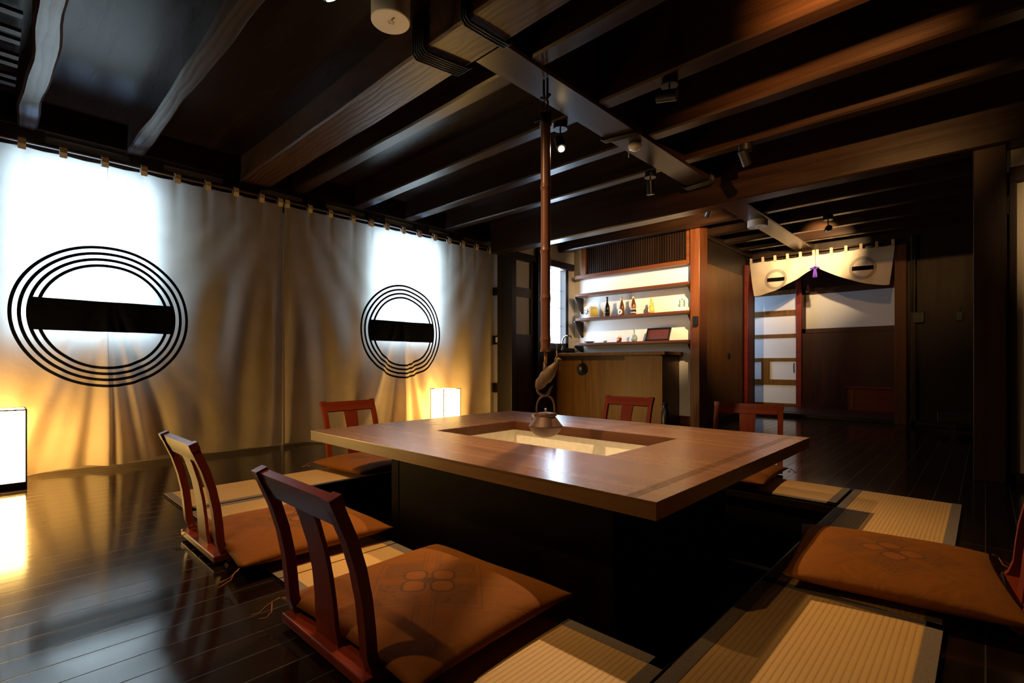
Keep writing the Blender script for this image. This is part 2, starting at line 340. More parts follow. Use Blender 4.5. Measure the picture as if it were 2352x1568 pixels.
class MB:
    def __init__(s): s.bm = bmesh.new(); s.uv = None
    def box(s, x0, x1, y0, y1, z0, z1, bev=0.0, rot=None, piv=None):
        r = bmesh.ops.create_cube(s.bm, size=1.0)
        vs = r['verts']
        for v in vs:
            v.co = Vector(((x0 + x1) / 2 + v.co.x * (x1 - x0), (y0 + y1) / 2 + v.co.y * (y1 - y0), (z0 + z1) / 2 + v.co.z * (z1 - z0)))
        if bev:
            es = list({e for v in vs for e in v.link_edges})
            rr = bmesh.ops.bevel(s.bm, geom=es, offset=bev, segments=2, affect='EDGES', profile=.5)
            vs = list({v for f in rr['faces'] for v in f.verts} | {v for v in vs if v.is_valid})
        if rot is not None:
            bmesh.ops.rotate(s.bm, verts=vs, cent=Vector(piv), matrix=rot)
        return s
    def tube(s, pts, r, seg=10, cap=True):
        pts = [Vector(p) for p in pts]; n = len(pts)
        rs = r if isinstance(r, (list, tuple)) else [r] * n
        rings = []; up = None
        for i, p in enumerate(pts):
            d = (pts[min(i + 1, n - 1)] - pts[max(i - 1, 0)]).normalized()
            if up is None:
                up = Vector((0, 0, 1)) if abs(d.z) < .9 else Vector((1, 0, 0))
            a = d.cross(up).normalized(); up = a.cross(d).normalized()
            rings.append([s.bm.verts.new(p + rs[i] * (math.cos(2 * PI * k / seg) * a + math.sin(2 * PI * k / seg) * up)) for k in range(seg)])
        for i in range(n - 1):
            for k in range(seg):
                s.bm.faces.new((rings[i][k], rings[i][(k + 1) % seg], rings[i + 1][(k + 1) % seg], rings[i + 1][k]))
        if cap:
            s.bm.faces.new(rings[0][::-1]); s.bm.faces.new(rings[-1])
        return s
    def lathe(s, prof, c=(0, 0, 0), seg=28, squash=(1, 1)):
        c = Vector(c); rings = []
        for (r, z) in prof:
            if r < 1e-5: rings.append([s.bm.verts.new(c + Vector((0, 0, z)))])
            else: rings.append([s.bm.verts.new(c + Vector((r * squash[0] * math.cos(2 * PI * k / seg), r * squash[1] * math.sin(2 * PI * k / seg), z))) for k in range(seg)])
        for a, b in zip(rings[:-1], rings[1:]):
            for k in range(seg):
                k2 = (k + 1) % seg
                if len(a) == 1 and len(b) == 1: continue
                if len(a) == 1: s.bm.faces.new((a[0], b[k], b[k2]))
                elif len(b) == 1: s.bm.faces.new((a[k], b[0], a[k2]))
                else: s.bm.faces.new((a[k], b[k], b[k2], a[k2]))
        if len(rings[0]) > 1: s.bm.faces.new(rings[0])
        if len(rings[-1]) > 1: s.bm.faces.new(rings[-1][::-1])
        return s
    def strip(s, x0, x1, path, th, taper=None):
        """a board of thickness th whose side profile follows path [(y,z)], from x0 to x1"""
        n = len(path); rows = []
        for i, (y, z) in enumerate(path):
            a = path[max(i - 1, 0)]; b = path[min(i + 1, n - 1)]
            dy, dz = b[0] - a[0], b[1] - a[1]; L = math.hypot(dy, dz); ny, nz = -dz / L, dy / L
            k = taper[i] if taper else 1
            xm, xh = (x0 + x1) / 2, (x1 - x0) / 2 * k
            rows.append([s.bm.verts.new((xm + sx * xh, y + ny * sy * th / 2, z + nz * sy * th / 2)) for sx, sy in ((-1, -1), (1, -1), (1, 1), (-1, 1))])
        for a, b in zip(rows[:-1], rows[1:]):
            for k in range(4): s.bm.faces.new((a[k], a[(k + 1) % 4], b[(k + 1) % 4], b[k]))
        s.bm.faces.new(rows[0][::-1]); s.bm.faces.new(rows[-1])
        return s
    def prism(s, poly, axis, a0, a1):
        """extrude a polygon; axis 'y': poly is (x,z); axis 'x': poly is (y,z); axis 'z': poly is (x,y)"""
        def P3(p, a):
            return {'x': (a, p[0], p[1]), 'y': (p[0], a, p[1]), 'z': (p[0], p[1], a)}[axis]
        A = [s.bm.verts.new(P3(p, a0)) for p in poly]; B = [s.bm.verts.new(P3(p, a1)) for p in poly]
        n = len(poly)
        for k in range(n): s.bm.faces.new((A[k], A[(k + 1) % n], B[(k + 1) % n], B[k]))
        s.bm.faces.new(A[::-1]); s.bm.faces.new(B)
        return s
    def build(s, name, mat, parent=None, smooth=False, world=True, bevel=0, origin=None):
        bm = s.bm
        bmesh.ops.recalc_face_normals(bm, faces=bm.faces)
        if parent is not None:
            off = wloc(parent) if world else Vector((0, 0, 0)); loc = Vector((0, 0, 0))
        else:
            if origin is not None: loc = Vector(origin)
            elif world:
                xs = [v.co for v in bm.verts]
                loc = Vector(((min(v.x for v in xs) + max(v.x for v in xs)) / 2, (min(v.y for v in xs) + max(v.y for v in xs)) / 2, min(v.z for v in xs)))
            else: loc = Vector((0, 0, 0))
            off = loc
        for v in bm.verts: v.co -= off
        me = bpy.data.meshes.new(name); bm.to_mesh(me); bm.free()
        if smooth:
            for p in me.polygons: p.use_smooth = True
        o = bpy.data.objects.new(name, me); COL.objects.link(o)
        me.materials.append(mat); o.location = loc
        if parent is not None: o.parent = parent
        if smooth == 'auto':
            md = o.modifiers.new('split', 'EDGE_SPLIT'); md.split_angle = R(35)
        return o

def tag(o, label, cat, group=None):
    o['label'] = label; o['category'] = cat
    if group: o['group'] = group
    return o
def thing(name, label, cat, loc=(0, 0, 0), rz=0, group=None):
    o = bpy.data.objects.new(name, None); COL.objects.link(o); o.empty_display_size = .1
    o.location = loc; o.rotation_euler = (0, 0, rz)
    return tag(o, label, cat, group)
def struct(o): o['kind'] = 'structure'; return o
def dup(root, loc, rz, label, group=None):
    r = root.copy(); COL.objects.link(r); r.location = loc; r.rotation_euler = (0, 0, rz); r['label'] = label
    if group: r['group'] = group
    for ch in list(root.children):
        c = ch.copy(); COL.objects.link(c); c.parent = r
        for g in list(ch.children):
            d = g.copy(); COL.objects.link(d); d.parent = c
    return r

# ------------------------------------------------------------------ room shell
PX0, PX1, PY0, PY1 = -3.22, -.612, 1.272, 3.336     # the sunken pit
fb = MB()
for (a, b, c, d) in ((-5.3, PX0, -1.6, 8.5), (PX1, 1.7, -1.6, 8.5), (PX0, PX1, -1.6, PY0), (PX0, PX1, PY1, 8.5)):
    fb.box(a, b, c, d, -.1, 0)
flo = struct(fb.build('floor', M['floor'], origin=(0, 0, 0)))
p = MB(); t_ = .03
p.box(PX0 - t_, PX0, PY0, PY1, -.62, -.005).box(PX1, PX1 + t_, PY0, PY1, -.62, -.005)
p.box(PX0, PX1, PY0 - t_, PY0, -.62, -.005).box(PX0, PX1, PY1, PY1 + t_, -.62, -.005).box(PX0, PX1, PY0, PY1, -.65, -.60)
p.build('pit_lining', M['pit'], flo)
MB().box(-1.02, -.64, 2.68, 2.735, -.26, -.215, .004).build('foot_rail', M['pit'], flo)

cb = MB().box(-5.3, -1.96, -1.6, 10.1, 2.72, 3.0).box(-1.96, 1.7, -1.6, 10.1, 2.92, 3.0)
struct(cb.build('ceiling', M['ceil'], origin=(0, 0, 2.72)))

# left wall: windows behind the curtains
WX = -5.12
wl = MB()
def wallx(mb, holes, y0, y1, z0, z1, x0, x1):
    """wall slab in the y/z plane with rectangular holes (ya,yb,za,zb), sorted by y"""
    y = y0
    for (ya, yb, za, zb) in holes:
        mb.box(x0, x1, y, ya, z0, z1)
        if za > z0: mb.box(x0, x1, ya, yb, z0, za)
        if zb < z1: mb.box(x0, x1, ya, yb, zb, z1)
        y = yb
    mb.box(x0, x1, y, y1, z0, z1)
W1 = (.13, .94, 1.03, 2.30); W2 = (3.0, 3.88, 1.09, 2.30)
wallx(wl, [W1, W2], -1.6, 5.02, 0, 2.72, -5.3, WX)
struct(wl.build('wall_left', M['plaster'], origin=(-5.2, 0, 0)))
for i, w in enumerate((W1, W2)):
    pane = MB().box(-5.125, -5.115, w[0], w[1], w[2], w[3]).build('window_%d' % (i + 1), M['winpane']); struct(pane)
    fr = MB()
    for (a, b, c, d) in ((w[0] - .05, w[0], w[2] - .05, w[3] + .05), (w[1], w[1] + .05, w[2] - .05, w[3] + .05), (w[0], w[1], w[2] - .05, w[2]), (w[0], w[1], w[3], w[3] + .05)):
        fr.box(-5.13, -5.075, a, b, c, d)
    fr.build('window_frame', M['darky'], pane)
# timber plate over the plaster strip, with short stubs under the joists
tp = MB().box(-5.12, -5.0, -1.6, 4.85, 2.525, 2.72)
for (a, b) in ((-.15, .30), (.82, 1.03), (1.51, 1.80), (2.25, 2.46), (2.965, 3.17), (3.63, 3.80), (4.2, 4.36)):
    tp.box(-5.12, -5.03, a, b, 2.33, 2.525)
tp.box(-5.12, -5.05, -1.6, 4.85, 2.33, 2.455)
struct(tp.build('trim_1', M['darky'], origin=(-5.1, 0, 2.5)))
# return wall at the end of the curtain
rt = MB().box(-5.12, -4.9, 5.02, 5.16, 0, 2.72)
struct(rt.build('wall_return', M['plaster']))
rp = MB()
for z0, z1 in ((1.79, 1.90), (1.09, 1.215), (.41, .54)): rp.box(-5.12, -4.94, 4.99, 5.03, z0, z1)
struct(rp.build('trim_2', M['post']))
o = MB().box(-5.045, -4.985, 4.972, 4.99, 1.115, 1.19, .003).build('light_switch', M['whiteplastic']); tag(o, 'small white light switch in the brown tie beside the long curtain', 'switch')
o = MB().box(-4.94, -4.66, 4.905, 5.0, 0, 2.52, .008).build('corner_post', M['black']); tag(o, 'black timber post between the long curtain and the plaster-panelled door', 'post')

# kitchen side wall x=-4.75 with door and bright window
KX = -4.75
kw = MB(); wallx(kw, [(5.0, 5.50, 0, 2.30), (5.78, 6.22, 1.10, 2.27)], 5.0, 6.5, 0, 2.72, KX - .15, KX)
struct(kw.build('wall_kitchen', M['plaster']))
d = MB(); 
d.box(KX - .06, KX - .01, 5.0, 5.035, 0, 2.3).box(KX - .06, KX - .01, 5.41, 5.50, 0, 2.3)
for z0, z1 in ((0, 1.228), (1.76, 1.89), (2.27, 2.30)): d.box(KX - .055, KX - .012, 5.035, 5.41, z0, z1)
dd = struct(d.build('door_1', M['post']))
MB().box(KX - .045, KX - .03, 5.03, 5.415, 1.225, 2.28).build('door_panel', M['plaster'], dd)
k = MB().box(KX - .02, KX + .03, 5.0, 5.62, 2.28, 2.37).box(KX - .02, KX + .05, 5.50, 5.72, 0, 2.52)
k.box(KX - .02, KX + .02, 5.62, 6.45, 0, 1.0)  # panel added to stand in for the darkness on the lower wall
struct(k.build('trim_3', M['black']))
wn = struct(MB().box(KX - .10, KX - .09, 5.79, 6.21, 1.11, 2.26).build('window_3', M['kitpane']))
f = MB()
for (a, b, c, d_) in ((5.74, 5.80, 1.05, 2.28), (6.19, 6.26, 1.05, 2.28), (5.74, 6.26, 1.05, 1.125)): f.box(KX - .11, KX + .025, a, b, c, d_)
for z in (1.40, 1.68, 1.95): f.box(KX - .088, KX - .082, 5.80, 6.19, z - .004, z + .004)
f.box(KX - .088, KX - .082, 6.155, 6.163, 1.12, 2.26)
f.build('window_frame', M['darkz'], wn)
MB().box(KX - .02, KX + .05, 5.72, 6.38, 2.27, 2.37, .004).build('window_lintel', M['darky'], wn)
MB().box(KX, KX + .06, 5.72, 6.38, 1.0, 1.055, .004).build('window_sill', M['darky'], wn)

# back wall of the kitchen alcove
struct(MB().box(KX - .15, -2.7, 6.45, 6.55, 0, 2.72).build('wall_back', M['white']))
struct(MB().box(-3.4, -2.76, 6.42, 6.45, 0, .115, .004).build('baseboard_back', M['redx']))
# lattice transom
tr = thing('lattice_transom', 'dark wooden lattice transom of thin upright slats above the bright shelf wall', 'transom', (-3.65, 6.4, 2.13))
m = MB().box(-4.67, -2.77, 6.32, 6.45, 2.125, 2.18, .004).box(-2.85, -2.77, 6.33, 6.45, 2.18, 2.62).box(-4.53, -4.45, 6.33, 6.45, 2.18, 2.62)
m.build('frame', M['redx'], tr)
m = MB(); n_ = 44
for i in range(n_):
    x = -4.44 + (i + .5) * (1.59 / n_); m.box(x - .009, x + .009, 6.36, 6.385, 2.18, 2.60)
m.build('slats', M['darkz'], tr)
MB().box(-4.45, -2.85, 6.42, 6.44, 2.18, 2.60).build('backing', M['black'], tr)
# corner post
o = MB().box(-2.765, -2.64, 6.25, 6.5, 0, 2.6, .006).build('corner_post', M['redz']); tag(o, 'reddish timber corner post at the right end of the bottle shelves', 'post')
# closet block
cl = MB().box(-2.9, -2.75, 6.5, 8.45, 0, 2.57)
struct(cl.build('wall_closet', M['darkz']))
struct(MB().box(-2.9, -2.77, 6.5, 8.45, 2.57, 2.72).build('wall_closet_upper', M['plaster']))
struct(MB().box(-2.9, -2.70, 6.5, 8.4, 2.50, 2.585, .004).build('trim_4', M['darky']))
cd = struct(MB().box(-2.75, -2.725, 6.56, 8.05, .06, 2.17, .004).build('door_2', M['counter']))
MB().box(-2.727, -2.715, 6.62, 6.645, 1.93, 2.03, .003).build('hinge', M['blackiron'], cd)
MB().box(-2.727, -2.712, 7.42, 7.50, .90, .97, .004).build('handle', M['blackiron'], cd)

# far wall y=8.45 with opening
fw = MB()
fw.box(-2.9, -2.72, 8.45, 8.6, 0, 2.72).box(-2.72, -.885, 8.45, 8.6, 2.27, 2.95).box(-.885, 1.7, 8.45, 8.6, 0, 2.95)
struct(fw.build('wall_far', M['darkz']))
o = MB().box(-2.75, -2.70, 8.2, 8.45, 0, 2.36, .004).build('door_jamb', M['redfloor']); struct(o); o.name = 'trim_5'
o = MB().box(-.885, -.755, 8.38, 8.6, 0, 2.40, .006).build('trim_6', M['redz']); struct(o)
o = MB().box(-.72, -.66, 8.40, 8.46, 0, 2.5, .006).build('trim_7', M['post']); struct(o)
sl = struct(MB().box(-2.7, 1.7, 8.40, 8.62, 0, .062, .006).build('trim_8', M['darkx']))
# inner room
ir = MB().box(-4.2, .2, 8.62, 10.0, 0, .066)
struct(ir.build('floor_inner', M['redpanel']))
struct(MB().box(-4.2, -3.9, 8.6, 10.0, 0, 2.72).box(.1, .3, 8.6, 10.0, 0, 2.72).box(-4.2, .3, 9.9, 10.1, 0, 2.72).build('wall_inner', M['redpanel']))
struct(MB().box(-4.2, .2, 8.6, 10, 2.5, 2.6).build('ceiling_inner', M['black']))
sd = struct(MB().box(-3.3, -2.36, 9.78, 9.80, .08, 2.05).build('door_3', M['paperblue']))
m = MB()
for z0, z1 in ((2.04, 2.12), (1.66, 1.76), (1.275, 1.34), (.86, .915), (.44, .53), (.07, .11)): m.box(-3.3, -2.33, 9.755, 9.785, z0, z1)
m.box(-2.975, -2.835, 9.755, 9.785, .53, .86)
m.build('door_rails', M['counter'], sd)
MB().tube([(-2.43, 9.74, .66), (-2.43, 9.72, .68), (-2.43, 9.72, .80), (-2.43, 9.74, .82)], .008, 8).build('handle', M['blackiron'], sd)
MB().box(-2.385, -2.30, 9.66, 9.78, .06, 2.3, .005).build('trim_9', M['redfloor']).__setitem__('kind', 'structure')
s2 = struct(MB().box(-2.27, -.3, 9.76, 9.78, 1.41, 2.05).build('door_4', M['paperblue']))
m = MB()
m.box(-2.3, -.3, 9.72, 9.76, 1.34, 1.41).box(-2.3, -.3, 9.72, 9.76, 2.0, 2.1).box(-2.3, -2.25, 9.72, 9.76, 1.34, 2.1)
m.box(-2.3, -.3, 9.74, 9.78, .06, 1.36).box(-2.3, -.3, 9.70, 9.76, .06, .13)
m.build('door_boards', M['redpanel'], s2)
o = thing('low_chest', 'dark red lacquered low chest behind the far doorway', 'chest', (-1.3, 9.55, .066))
MB().box(-1.60, -.4, 9.5, 9.70, .066, .42, .004).build('body', M['redfloor'], o)
MB().box(-1.63, -.4, 9.47, 9.72, .42, .45, .004).build('top', M['redfloor'], o)
m = MB(); m.box(-1.56, -1.53, 9.49, 9.5, .10, .40); m.build('upright_rail', M['counter'], o)

# right panelled wall behind the big post
o = MB().box(-.063, .105, 4.76, 4.92, 0, 2.31, .006).build('square_post', M['post']); tag(o, 'tall square dark-brown post with visible grain at the right, beside the pale panelled door', 'post')
rw = MB().box(.10, 1.7, 4.905, 5.0, 0, 2.92)
struct(rw.build('wall_right_panel', M['plaster']))
r4 = MB().box(.118, 1.3, 4.80, 4.905, 2.05, 2.155, .004).box(.118, .155, 4.80, 4.86, 0, 2.06, .003).box(.118, 1.3, 4.80, 4.86, 0, .075, .003)
d5 = struct(r4.build('door_5', M['post']))
MB().box(.15, 1.3, 4.83, 4.85, .07, 2.06).build('door_panel', M['plaster'], d5)
MB().box(.108, .116, 4.775, 4.80, 1.83, 1.96, .002).build('hinge', M['chrome'], d5)
struct(MB().box(1.6, 1.75, -1.6, 8.5, 0, 2.95).build('wall_right', M['darkz']))
struct(MB().box(-5.3, 1.75, -1.75, -1.6, 0, 2.95).build('wall_rear', M['darkz']))

# ------------------------------------------------------------------ beams
def beam(name, mat, x0, x1, y0, y1, z0, z1, label, wob=0.004, axis='x', seed=0, wane=0):
    rnd = random.Random(seed); bm = bmesh.new()
    L0, L1 = (x0, x1) if axis == 'x' else (y0, y1)
    n = max(8, int((L1 - L0) / .12)); ph = [rnd.uniform(0, 6.28) for _ in range(8)]
    def w(t, k): return wob * (math.sin(t * 2.1 + ph[k]) + .5 * math.sin(t * 5.3 + ph[k + 1]) + .3 * math.sin(t * 11 + ph[k + 2]))
    rows = []; ch = .012
    for i in range(n + 1):
        t = L0 + (L1 - L0) * i / n
        a, b_ = (y0 + w(t, 0), y1 + w(t, 3)) if axis == 'x' else (x0 + w(t, 0), x1 + w(t, 3))
        zb = z0 + .4 * w(t, 5)
        c1 = ch + max(0, wane * math.sin(t * 1.3 + ph[1])); c2 = ch
        sec = [(a, z1), (a, zb + c1), (a + c1, zb), (b_ - c2, zb), (b_, zb + c2), (b_, z1)]
        rows.append([bm.verts.new((t, s_, z) if axis == 'x' else (s_, t, z)) for s_, z in sec])
    for A, B in zip(rows[:-1], rows[1:]):
        for k in range(6): bm.faces.new((A[k], A[(k + 1) % 6], B[(k + 1) % 6], B[k]))
    bm.faces.new(rows[0]); bm.faces.new(rows[-1][::-1])
    m = MB(); m.bm.free(); m.bm = bm
    o = m.build(name, mat, origin=((x0 + x1) / 2, (y0 + y1) / 2, z0))
    return tag(o, label, 'beam', 'ceiling joists' if name == 'ceiling_joist' else None)
JZ = 2.52
J = [(.155, .265, 'hand-hewn ceiling joist nearest the left edge, its pale blue underside showing wavy grain', .013, .0),
     (.785, .90, 'ceiling joist second from the left, one edge catching a blue sliver of light', .008, .03),
     (2.085, 2.20, 'slim ceiling joist just behind the thick rope-bound beam', .004, 0),
     (2.745, 2.87, 'ceiling joist carrying the lit spotlight beside the bamboo pole', .004, 0),
     (3.41, 3.53, 'ceiling joist running to the smoke detector on the girder', .004, 0),
     (4.03, 4.14, 'ceiling joist just in front of the deep lintel beam', .004, 0),
     (5.33, 5.43, 'ceiling joist just behind the deep lintel beam', .003, 0),
     (6.03, 6.13, 'ceiling joist above the front edge of the lattice transom', .003, 0),
     (6.65, 6.75, 'ceiling joist above the dark doorway spotlight', .003, 0),
     (7.25, 7.35, 'ceiling joist second from the short doorway curtain', .003, 0),
     (7.85, 7.95, 'ceiling joist nearest the short doorway curtain', .003, 0)]
for i, (a, b_, lb, wb, wn_) in enumerate(J):
    x0 = -5.1 if b_ < 5 else -2.9
    if 5 < b_ < 6.3: x0 = -4.9
    beam('ceiling_joist', M['hewn'] if i < 2 else M['beam'], x0, 1.6, a, b_, JZ, 2.93, lb, wb, 'x', 11 + i, wn_)
beam('tie_beam', M['tie'], -5.1, 1.6, 1.62, 1.885, 2.505, 2.93, 'thick squared ceiling beam bound with black rope where it meets the girder', .004, 'x', 40)
beam('lintel_beam', M['beam'], -4.87, 1.6, 4.72, 4.90, 2.31, 2.93, 'deep dark lintel beam resting on the square post at right', .004, 'x', 41)
beam('girder', M['beam_y'], -2.08, -1.835, 1.885, 8.45, 2.505, 2.93, 'long girder crossing under the joists towards the doorway curtain', .002, 'y', 42)
# lattice at the top-left
lt = MB()
for x in (-3.59, -3.79, -3.90, -4.10, -4.21, -4.4, -4.51): lt.box(x - .03, x + .02, -.5, .13, 2.6, 2.62)
o = lt.build('ceiling_lattice', M['darky']); tag(o, 'row of short dark slats at the top-left corner beside the joist', 'lattice')
# rope bindings
def rope(name, pathf, n, gap, r, label):
    m = MB()
    for i in range(n): m.tube(pathf(i * gap), r, 7)
    o = m.build(name, M['rope'], smooth=True); return tag(o, label, 'rope')
def loopY(x, skew=0):   # loop round the tie beam (runs along x) at position x
    y0, y1, zb = 1.605, 1.90, 2.49
    def f(dx):
        return [(x + dx, y0, 2.71), (x + dx, y0, 2.58), (x + dx, y0 - .004, zb + .015), (x + dx, y0 + .02, zb - .004), (x + dx + skew * .5, 1.75, zb - .006), (x + dx + skew, y1 - .02, zb - .004), (x + dx + skew, y1 + .004, zb + .015), (x + dx + skew, y1, 2.6), (x + dx + skew, y1, 2.71)]
    return f
rope('rope_binding', loopY(-2.265, .05), 6, .019, .0072, 'broad binding of black rope round the thick beam near the round emergency light')
rope('rope_binding', loopY(-1.86, .015), 3, .018, .0075, 'narrow binding of black rope where the thick beam crosses the girder')
m = MB()
for i in range(3): m.tube([(-2.10, 3.19 + i * .022, 2.6), (-2.098, 3.19 + i * .022, 2.5), (-2.08, 3.19 + i * .022, 2.492), (-1.84, 3.24 + i * .022, 2.492), (-1.82, 3.24 + i * .022, 2.5), (-1.82, 3.24 + i * .022, 2.6)], .008, 7)
tag(m.build('rope_binding', M['rope'], smooth=True), 'black rope round the girder beside the smoke detector', 'rope')
m = MB()
for i in range(4): m.tube([(-2.10, 4.60 + i * .022, 2.6), (-2.098, 4.60 + i * .022, 2.5), (-2.08, 4.60 + i * .022, 2.492), (-1.84, 4.56 + i * .022, 2.492), (-1.82, 4.56 + i * .022, 2.5), (-1.82, 4.56 + i * .022, 2.6)], .008, 7)
tag(m.build('rope_binding', M['rope'], smooth=True), 'black rope round the girder where it meets the lintel beam', 'rope')

# ------------------------------------------------------------------ long curtains
def curtain(name, y0, y1, yc, mat, label, seed, tabs):
    root = thing(name, label, 'curtain', (-4.95, (y0 + y1) / 2, 0), 0, 'long curtains along the left wall')
    rnd = random.Random(seed); ph = [rnd.uniform(0, 6.28) for _ in range(9)]
    bm = bmesh.new(); uvl = bm.loops.layers.uv.new('UVMap')
    ny = int((y1 - y0) / .016); nz = 95; ZT = 2.357
    g = []
    for i in range(ny + 1):
        y = y0 + (y1 - y0) * i / ny; row = []
        e = min(y - y0, y1 - y)
        sag = min(abs(y - t) for t in tabs)
        zt = ZT - .10 * min(sag, .12) ** 1.3
        zb = .030 + .012 * math.sin(y * 3.1 + ph[0]) + .008 * math.sin(y * 9 + ph[1]) + .02 * math.exp(-((y - yc) / .25) ** 2)
        for j in range(nz + 1):
            t = j / nz; z = zt + (zb - zt) * t
            d = y - yc
            A = .004 + .030 * t ** 1.4
            x = A * (.7 * math.sin(2 * PI * y / .62 + ph[2] + .8 * math.sin(2 * t + ph[3])) + .45 * math.sin(2 * PI * y / .33 + ph[4] + 1.2 * t))
            # folds fanning out from the seam below the emblem
            tt = max(0, t - .45) / .55
            sd = math.atan2(d, .12 + .75 * tt) ; fan = (math.sin(abs(sd) * 11 + (.4 if d > 0 else 1.3)) ** 3 + .5 * math.sin(abs(sd) * 23 + 1)) * math.exp(-(d / (.10 + .62 * tt)) ** 2)
            x += .060 * tt ** .8 * fan
            x += .035 * tt * math.exp(-abs(d) / .06) 
            # folds leaning towards the free edges
            ee = e / (.06 + .35 * t)
            x += .055 * t ** 1.5 * math.sin(ee * 3.4 + ph[5]) * math.exp(-(e / .7) ** 2)
            # gathers at the tabs
            x += .010 * math.exp(-(sag / .03) ** 2) * math.exp(-t * 9)
            yy = y + .01 * t * math.sin(3 * z + ph[6]) * (1 if .05 < e else 0)
            v = bm.verts.new((-4.95 + x, yy, z)); row.append((v, y, z))
        g.append(row)
    for i in range(ny):
        for j in range(nz):
            q = (g[i][j], g[i + 1][j], g[i + 1][j + 1], g[i][j + 1])
            f = bm.faces.new([k[0] for k in q])
            for lp, k in zip(f.loops, q): lp[uvl].uv = (k[1], k[2])
    m = MB(); m.bm.free(); m.bm = bm
    m.build('cloth', mat, root, smooth=True)
    for t in tabs:
        w = .021
        m = MB(); m.tube([(-4.938, t, 2.335), (-4.925, t, 2.37), (-4.925, t, 2.405), (-4.95, t, 2.422), (-4.975, t, 2.405), (-4.972, t, 2.37), (-4.955, t, 2.335)], .004, 6)
        for v in m.bm.verts: v.co.y = t + (w if v.co.y > t else -w)
        m.build('tab', M['tab'], root)
    return root
tA = [-.75 + .2 * i for i in range(0)] + [-.745, -.51, -.28, -.05, .173, .392, .633, .879, 1.11, 1.337, 1.562, 1.784, 1.955]
tB = [2.02, 2.247, 2.464, 2.72, 2.94, 3.14, 3.363, 3.59, 3.82, 4.05, 4.28, 4.52, 4.77]
curtain('long_curtain', -.78, 1.980, .649, M['curtA'], 'cream cloth curtain nearest the left edge with a large black ring-and-bar emblem', 5, tA)
curtain('long_curtain', 1.995, 4.80, 3.363, M['curtB'], 'cream cloth curtain further along the wall, its emblem near the small far lantern', 9, tB)
rd = MB().tube([(-4.95, -1.0 + i * .2, 2.398 + .003 * math.sin(i)) for i in range(30)], .014, 10)
tag(rd.build('curtain_rod', M['bamboo3'], smooth=True), 'dark bamboo rod carrying the two long curtains', 'rod')

# ------------------------------------------------------------------ lanterns
def lantern(x0, y0, label):
    s, h, e = .25, .52, .008
    t = thing('floor_lantern', label, 'lantern', (x0 - s / 2, y0 + s / 2, 0), 0, 'paper floor lanterns')
    m = MB(); m.box(x0 - s + .004, x0 - .004, y0 + .004, y0 + s - .004, .045, h - .004); m.build('paper_shade', M['paper'], t)
    m = MB()
    for (a, b_) in ((x0, y0), (x0 - s, y0), (x0, y0 + s), (x0 - s, y0 + s)): m.box(a - e / 2, a + e / 2, b_ - e / 2, b_ + e / 2, 0, h)
    for z in (h - e, .04):
        m.box(x0 - s, x0, y0 - e / 2, y0 + e / 2, z, z + e).box(x0 - s, x0, y0 + s - e / 2, y0 + s + e / 2, z, z + e)
        m.box(x0 - e / 2, x0 + e / 2, y0, y0 + s, z, z + e).box(x0 - s - e / 2, x0 - s + e / 2, y0, y0 + s, z, z + e)
    m.build('frame', M['post'], t)
    MB().box(x0 - s + .003, x0 - .003, y0 + .003, y0 + s - .003, 0.0, .04).build('base', M['black'], t)
lantern(-4.55, -.07, 'glowing paper floor lantern cut by the left edge, close to the near curtain')
lantern(-4.55, 3.65, 'small glowing paper floor lantern seen beyond the table in front of the far curtain')

# ------------------------------------------------------------------ tatami mats
def mat_(x0, x1, y0, y1, ribs, borders, label):
    t = thing('straw_mat', label, 'mat', ((x0 + x1) / 2, (y0 + y1) / 2, 0), 0, 'straw mats round the sunken pit')
    g = .002; H = .012
    MB().box(x0 + g, x1 - g, y0 + g, y1 - g, 0.0005, H, .002).build('straw', M['tat' + ribs], t)
    bw = .045
    for s in borders:
        a = {'x0': (x0 + g, x0 + bw, y0 + g, y1 - g), 'x1': (x1 - bw, x1 - g, y0 + g, y1 - g), 'y0': (x0 + g, x1 - g, y0 + g, y0 + bw), 'y1': (x0 + g, x1 - g, y1 - bw, y1 - g)}[s]
        MB().box(*a, .0005, H + .0015, .001).build('border', M['heri'], t)
mat_(-.61, -.095, 2.034, 3.838, 'y', ('x0', 'x1'), 'straw mat at the right side under the cushion facing left, reaching to the far corner')
mat_(-.61, -.09, .755, 2.030, 'y', ('x0', 'x1', 'y1'), 'straw mat at the bottom right in front of the right-hand cushion')
mat_(-1.92, -.614, .755, 1.270, 'y', ('y0', 'y1', 'x1'), 'straw mat at the bottom centre between the near cushion and the pit corner')
mat_(-3.18, -1.924, .755, 1.270, 'y', ('y0', 'y1', 'x0'), 'brightly lit straw mat under the two near chairs on the left')
mat_(-3.70, -3.20, .755, 2.55, 'x', ('x1', 'y0'), 'straw mat on the left side of the pit, running back towards the curtain-side chair')
mat_(-3.70, -3.22, 2.554, 3.338, 'x', ('x1', 'y1'), 'straw mat under the far half of the table on the curtain side')
mat_(-2.60, -.625, 3.340, 3.836, 'x', ('y0', 'x1'), 'straw mat along the far side of the pit under the two far cushions')
mat_(-3.70, -2.604, 3.340, 3.836, 'x', ('y0', 'y1'), 'straw mat at the far left corner of the pit')
m = MB(); m.box(PX0, PX1, PY0, PY0 + .012, -.04, -.002).box(PX0, PX1, PY1 - .012, PY1, -.04, -.002)
m.box(PX0, PX0 + .012, PY0, PY1, -.04, -.002).box(PX1 - .012, PX1, PY0, PY1, -.04, -.002)
struct(m.build('trim_10', M['darkx']))

